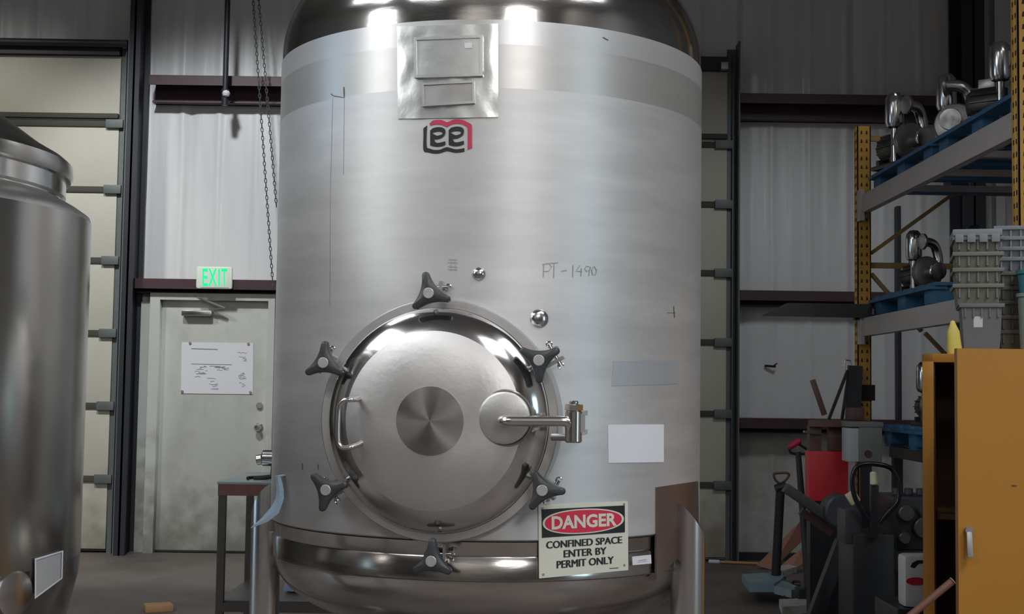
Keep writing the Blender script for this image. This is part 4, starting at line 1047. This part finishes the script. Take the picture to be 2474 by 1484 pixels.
# red machine stand with brown table and arms
Y4 = 7.35
ra = W(1954, 1090, Y4); rb = W(2050, 1205, Y4)
rm = thing('red_machine', 'red machine cabinet with brown table top before the yellow post', 'machine', ((ra.x + rb.x) / 2, Y4 + .2, 0))
zr = W(2000, 1212, Y4).z; MB().span(ra.x, rb.x, Y4, Y4 + .10, zr, ra.z, .006).build('cabinet', 'redp', rm); MB().span(ra.x + .01, rb.x, Y4 + .01, Y4 + .10, 0, zr).build('plinth', 'blk', rm)
zt4 = W(2000, 1016, Y4).z
mb = MB(); mb.span(ra.x + .01, ra.x + .075, Y4 + .02, Y4 + .09, ra.z, zt4 - .03); mb.span(rb.x - .1, rb.x - .005, Y4 + .02, Y4 + .09, ra.z, zt4 - .03, .01); mb.build('neck_column', 'brown', rm)
c_ = W(2030, 1018, Y4 + .12); mb = MB()
mb.prism([Vector((W(1952, 1012, Y4).x, Y4 + .0, zt4 - .035)), Vector((W(2030, 1030, Y4).x, Y4 - .06, zt4 - .035)), Vector((W(2112, 1020, Y4).x, Y4 + .0, zt4 - .035)), Vector((W(2112, 1020, Y4).x, Y4 + .2, zt4 - .035)), Vector((W(1985, 1010, Y4).x, Y4 + .2, zt4 - .035))], (0, 0, .035))
mb.build('table_top', 'brown', rm)
MB().span(W(2060, 1000, Y4).x, W(2095, 1000, Y4).x, Y4 + .05, Y4 + .15, zt4, W(2080, 985, Y4).z, .01).build('vice_block', 'brown', rm)
MB().bar(W(1992, 1003, Y4 + .1), W(1963, 918, Y4 + .1), .03, .02, up=Vector((0, 1, 0)), bev=.004).build('lever', 'brown', rm)
mb = MB(); zq = zt4 + .0
mb.bar(Vector((W(2002, 996, Y4 + .2).x, Y4 + .2, zt4)), W(2048, 895, Y4 + .2), .016, .016); mb.bar(Vector((W(2034, 996, Y4 + .2).x, Y4 + .2, zt4)), W(2052, 893, Y4 + .2), .016, .016)
mb.bar(Vector((W(2060, 996, Y4 + .2).x, Y4 + .2, zt4)), W(2066, 884, Y4 + .2), .08, .03, up=Vector((0, 1, 0))); mb.build('black_frame', 'blk', rm)
mb = MB(); mb.tube(smooth([W(2040, 895, Y4 + .2), W(2042, 873, Y4 + .2), W(2048, 871, Y4 + .2), W(2055, 873, Y4 + .2), W(2056, 890, Y4 + .2)]), .004, 6); mb.build('wire_loop', 'steel_dull', rm)
mb = MB(); mb.bar(W(1942, 1043, Y4 - .03), W(1988, 1049, Y4 + .03), .012, .012); mb.build('side_lever', 'steel_dull', rm)
# grey control box
Y5 = 7.1
a = W(2048, 1030, Y5); c = W(2132, 1117, Y5)
gb = thing('control_box', 'grey electrical control box with white side right of the red cabinet', 'box', ((a.x + c.x) / 2, Y5 + .06, c.z))
MB().span(a.x + .06, c.x, Y5, Y5 + .13, c.z, a.z, .005).build('housing', mat('box_grey', (.15, .16, .155), .5), gb)
MB().span(a.x, a.x + .06, Y5 + .002, Y5 + .13, c.z, a.z - .01, .004).build('side_cover', mat('box_white', (.37, .40, .43), .5), gb)
MB().span(a.x, c.x + .005, Y5 - .006, Y5 + .14, a.z - .004, a.z + .025, .004).build('lid', mat('box_grey', (.15, .16, .155), .5), gb)
p_ = W(2097, 1097, Y5); mb = MB(); mb.cyl(p_, p_ + Vector((0, -.004, 0)), .02, seg=20); mb.build('round_badge', 'girt', gb)
MB().span((a.x + c.x) / 2, (a.x + c.x) / 2 + .05, Y5 + .05, Y5 + .1, 0, c.z).build('stand_post', 'blk', gb)
# stacker with loop handle, in front
Y6 = 6.2
hc = W(2112, 1192, Y6)
st = thing('pallet_stacker', 'black pallet stacker with glossy loop handle and cream cap', 'stacker', (hc.x, Y6, 0))
k_ = Y6 / F
pts = [W(x_, y_, Y6) for x_, y_ in ((2106, 1262), (2078, 1228), (2062, 1190), (2060, 1150), (2072, 1127), (2100, 1121), (2140, 1126), (2160, 1140), (2172, 1170), (2170, 1210), (2150, 1235), (2124, 1264))]
hl = MB().tube(smooth(pts, 5), .0115, 12).build('loop_handle', mat('glossy_black', (.01, .011, .016), .18, 0), st)
a = W(2110, 1140, Y6 - .01); c = W(2112, 1172, Y6 - .01)
MB().cyl(c, a, .019, .016, 18, .005).build('cap', mat('cream_cap', (.58, .56, .36), .5), hl)
MB().bar(W(2112, 1172, Y6), W(2110, 1300, Y6), .038, .03, up=Vector((0, 1, 0)), bev=.004).build('shaft', 'blk', st)
a = W(2060, 1290, Y6 + .02); c = W(2162, 1484, Y6 + .02)
MB().span(a.x, c.x, Y6 + .02, Y6 + .3, 0.03, a.z, .012).build('body', 'blk', st)
MB().span(a.x - .03, a.x + .05, Y6 + .04, Y6 + .2, a.z - .05, a.z + .11, .008).build('pump_head', 'char', st)
MB().bar(W(2052, 1190, Y6 + .1), W(2068, 1215, Y6 + .1), .05, .03, up=Vector((0, 1, 0)), bev=.004).build('cream_lever', mat('cream_cap', (.58, .56, .36), .5), st)
MB().bar(W(2070, 1205, Y6 + .1), W(2102, 1262, Y6 + .08), .012, .012).build('release_rod', 'brown', st)
for s in (0, .16): MB().cyl((a.x + s + .02, Y6 + .12, .04), (a.x + s + .06, Y6 + .12, .04), .04, seg=16, bev=.004).build('wheel', 'blk', st)
# black engine on a stand between the stacker and the yellow cabinet
Y8 = 6.55
ea = W(2158, 1200, Y8); ec = W(2262, 1330, Y8)
en = thing('engine_block', 'black engine block on a low stand behind the white jug', 'engine', ((ea.x + ec.x) / 2, Y8 + .15, 0))
MB().span(ea.x, ec.x, Y8, Y8 + .3, ec.z, ea.z, .012).build('block', 'blk', en)
MB().span(ea.x + .02, ec.x - .02, Y8 + .02, Y8 + .28, ec.z - .12, ec.z, .02).build('oil_pan', 'char', en)
for k in range(3):
    MB().cyl((ea.x + .045 + k * .06, Y8 + .1, ea.z), (ea.x + .045 + k * .06, Y8 + .1, ea.z + .035), .022, seg=16, bev=.004).build('valve_cover', 'char', en)
for dx, dz_, r in ((.06, -.08, .04), (.15, -.15, .055), (.05, -.2, .03)):
    MB().cyl((ea.x + dx, Y8 - .03, ea.z + dz_), (ea.x + dx, Y8, ea.z + dz_), r, seg=24, bev=.005).build('pulley', 'iron', en)
MB().bar((ea.x + .12, Y8 - .03, ea.z - .05), (ea.x + .22, Y8 - .04, ea.z - .2), .012, .01).build('tie_rod', 'iron', en)
for dx in (.03, ec.x - ea.x - .07):
    for dy in (.02, .24): MB().span(ea.x + dx, ea.x + dx + .04, Y8 + dy, Y8 + dy + .04, 0, ec.z - .1).build('leg', 'blk', en)
MB().span(ea.x + .03, ec.x - .03, Y8 + .0, Y8 + .28, .08, .12).build('stand_shelf', 'blk', en)
MB().span(ea.x + .05, ec.x - .04, Y8 + .04, Y8 + .24, .12, .50, .02).build('gearbox', 'char', en)
# dark engine block heap right of stacker carrying the jug
Y7 = 5.35
jz = W(2212, 1470, Y7).z
a = W(2165, 1475, Y7)
db = thing('black_steel_drum_stand', 'black steel box stand under the white jug', 'stand', (a.x + .15, Y7 + .15, 0))
MB().span(a.x, a.x + .36, Y7 - .02, Y7 + .32, 0.02, jz, .01).build('body', 'blk', db)
MB().span(a.x + .02, a.x + .34, Y7, Y7 + .3, 0, .02).build('base', 'hole', db)
ju = thing('plastic_jug', 'white plastic jug with red mark half behind the yellow cabinet', 'jug', (W(2225, 1400, Y7).x, Y7 + .1, jz))
j0 = W(2186, 1400, Y7).x; j1 = j0 + .17; jt = W(2212, 1343, Y7).z
mb = MB(); n_ = 10
out = [(j0, jz + .012), (j0 + .012, jz), (j1 - .012, jz), (j1, jz + .012), (j1, jt - .05), (j1 - .02, jt - .02), (j1 - .05, jt), (j0 + .03, jt), (j0 + .008, jt - .012), (j0, jt - .04)]
mb.box(((j0 + j1) / 2, Y7 + .055, (jz + jt) / 2), (j1 - j0, .11, jt - jz), None, .02); jb = mb.build('body', 'jug', ju)
mb = MB(); hc2 = [(j0 + .022, jt - .045), (j0 + .03, jt - .028), (j0 + .05, jt - .018), (j0 + .09, jt - .018), (j0 + .09, jt - .028), (j0 + .055, jt - .032), (j0 + .038, jt - .05)]
mb.prism([Vector((x_, Y7 - .001, z_)) for x_, z_ in hc2], (0, .0012, 0)); mb.build('handle_recess', 'hole', ju, False)
mb = MB(); rz_ = W(2220, 1405, Y7).z; mb.prism([Vector((j0 + .045 + .04 * math.cos(t), Y7 - .002, rz_ + .016 * math.sin(t))) for t in [2 * PI * i / 20 for i in range(20)]], (0, .0015, 0)); mb.build('red_mark', 'redp', ju, False)
MB().cyl((j1 - .04, Y7 + .055, jt), (j1 - .04, Y7 + .055, jt + .022), .022, seg=20, bev=.003).build('cap', 'redp', ju)
# grey duct piece behind the stacker (under pumps)
a = W(2135, 1120, 6.9); c = W(2235, 1210, 6.9)
# reddish pole at the very front right
a = W(2300, 1405, 3.9); c = W(2150, 1530, 3.9); dd_ = (c - a); c = a + dd_ * ((0.0 - a.z) / dd_.z)
rp = thing('brown_pole', 'reddish brown pole slanting before the yellow cabinet', 'pole', tuple(c))
MB().cyl(c + Vector((0, 0, .01)), a, .011, seg=12, bev=.003).build('rod', 'rust', rp)
MB().cyl(a - dd_.normalized() * .001, a - dd_.normalized() * .004, .0115, seg=12).build('end_cap', 'tan', rp)
# cardboard / boards on the floor by the wall
def board(name, cs, Y, t, m, lab, cat, dy=.0):
    q = [W(x_, y_, Y + dyy) for (x_, y_), dyy in zip(cs, dy)]
    zmin = min(p_.z for p_ in q); q = [p_ - Vector((0, 0, zmin - .002)) if False else p_ for p_ in q]
    o = tag(MB().prism(q, (t * .7, t * .7, 0)).build(name, m, None, False), lab, cat); centre(o); o.location.z = .002; return o
mb = MB(); fl_ = lambda x_, y_, z: WF(x_, y_, z)
a = WF(1828, 1356, 0); 
board('cardboard_sheet', [(1828, 1352), (1862, 1363), (1938, 1290), (1932, 1248)], 10.2, .03, 'tan', 'pinkish cardboard panel leaning behind the blue pallet jack', 'cardboard', (0, 0, .3, .3))
board('cardboard_flap', [(1868, 1360), (1902, 1368), (1962, 1322), (1940, 1300)], 9.9, .03, 'tan', 'lower pinkish cardboard flap right of the black handle post', 'cardboard', (0, 0, .2, .2))
a = WF(1712, 1357, .012); c = WF(1846, 1363, .012)
br = thing('broom_handle', 'yellowish wooden stick with white tip on the floor by the wall', 'stick', tuple((a + c) / 2))
MB().cyl(a.lerp(c, .2), c, .012, seg=10).build('stick', 'wood', br); MB().cyl(a, a.lerp(c, .2), .016, seg=10, bev=.003).build('tip', 'paper', br)
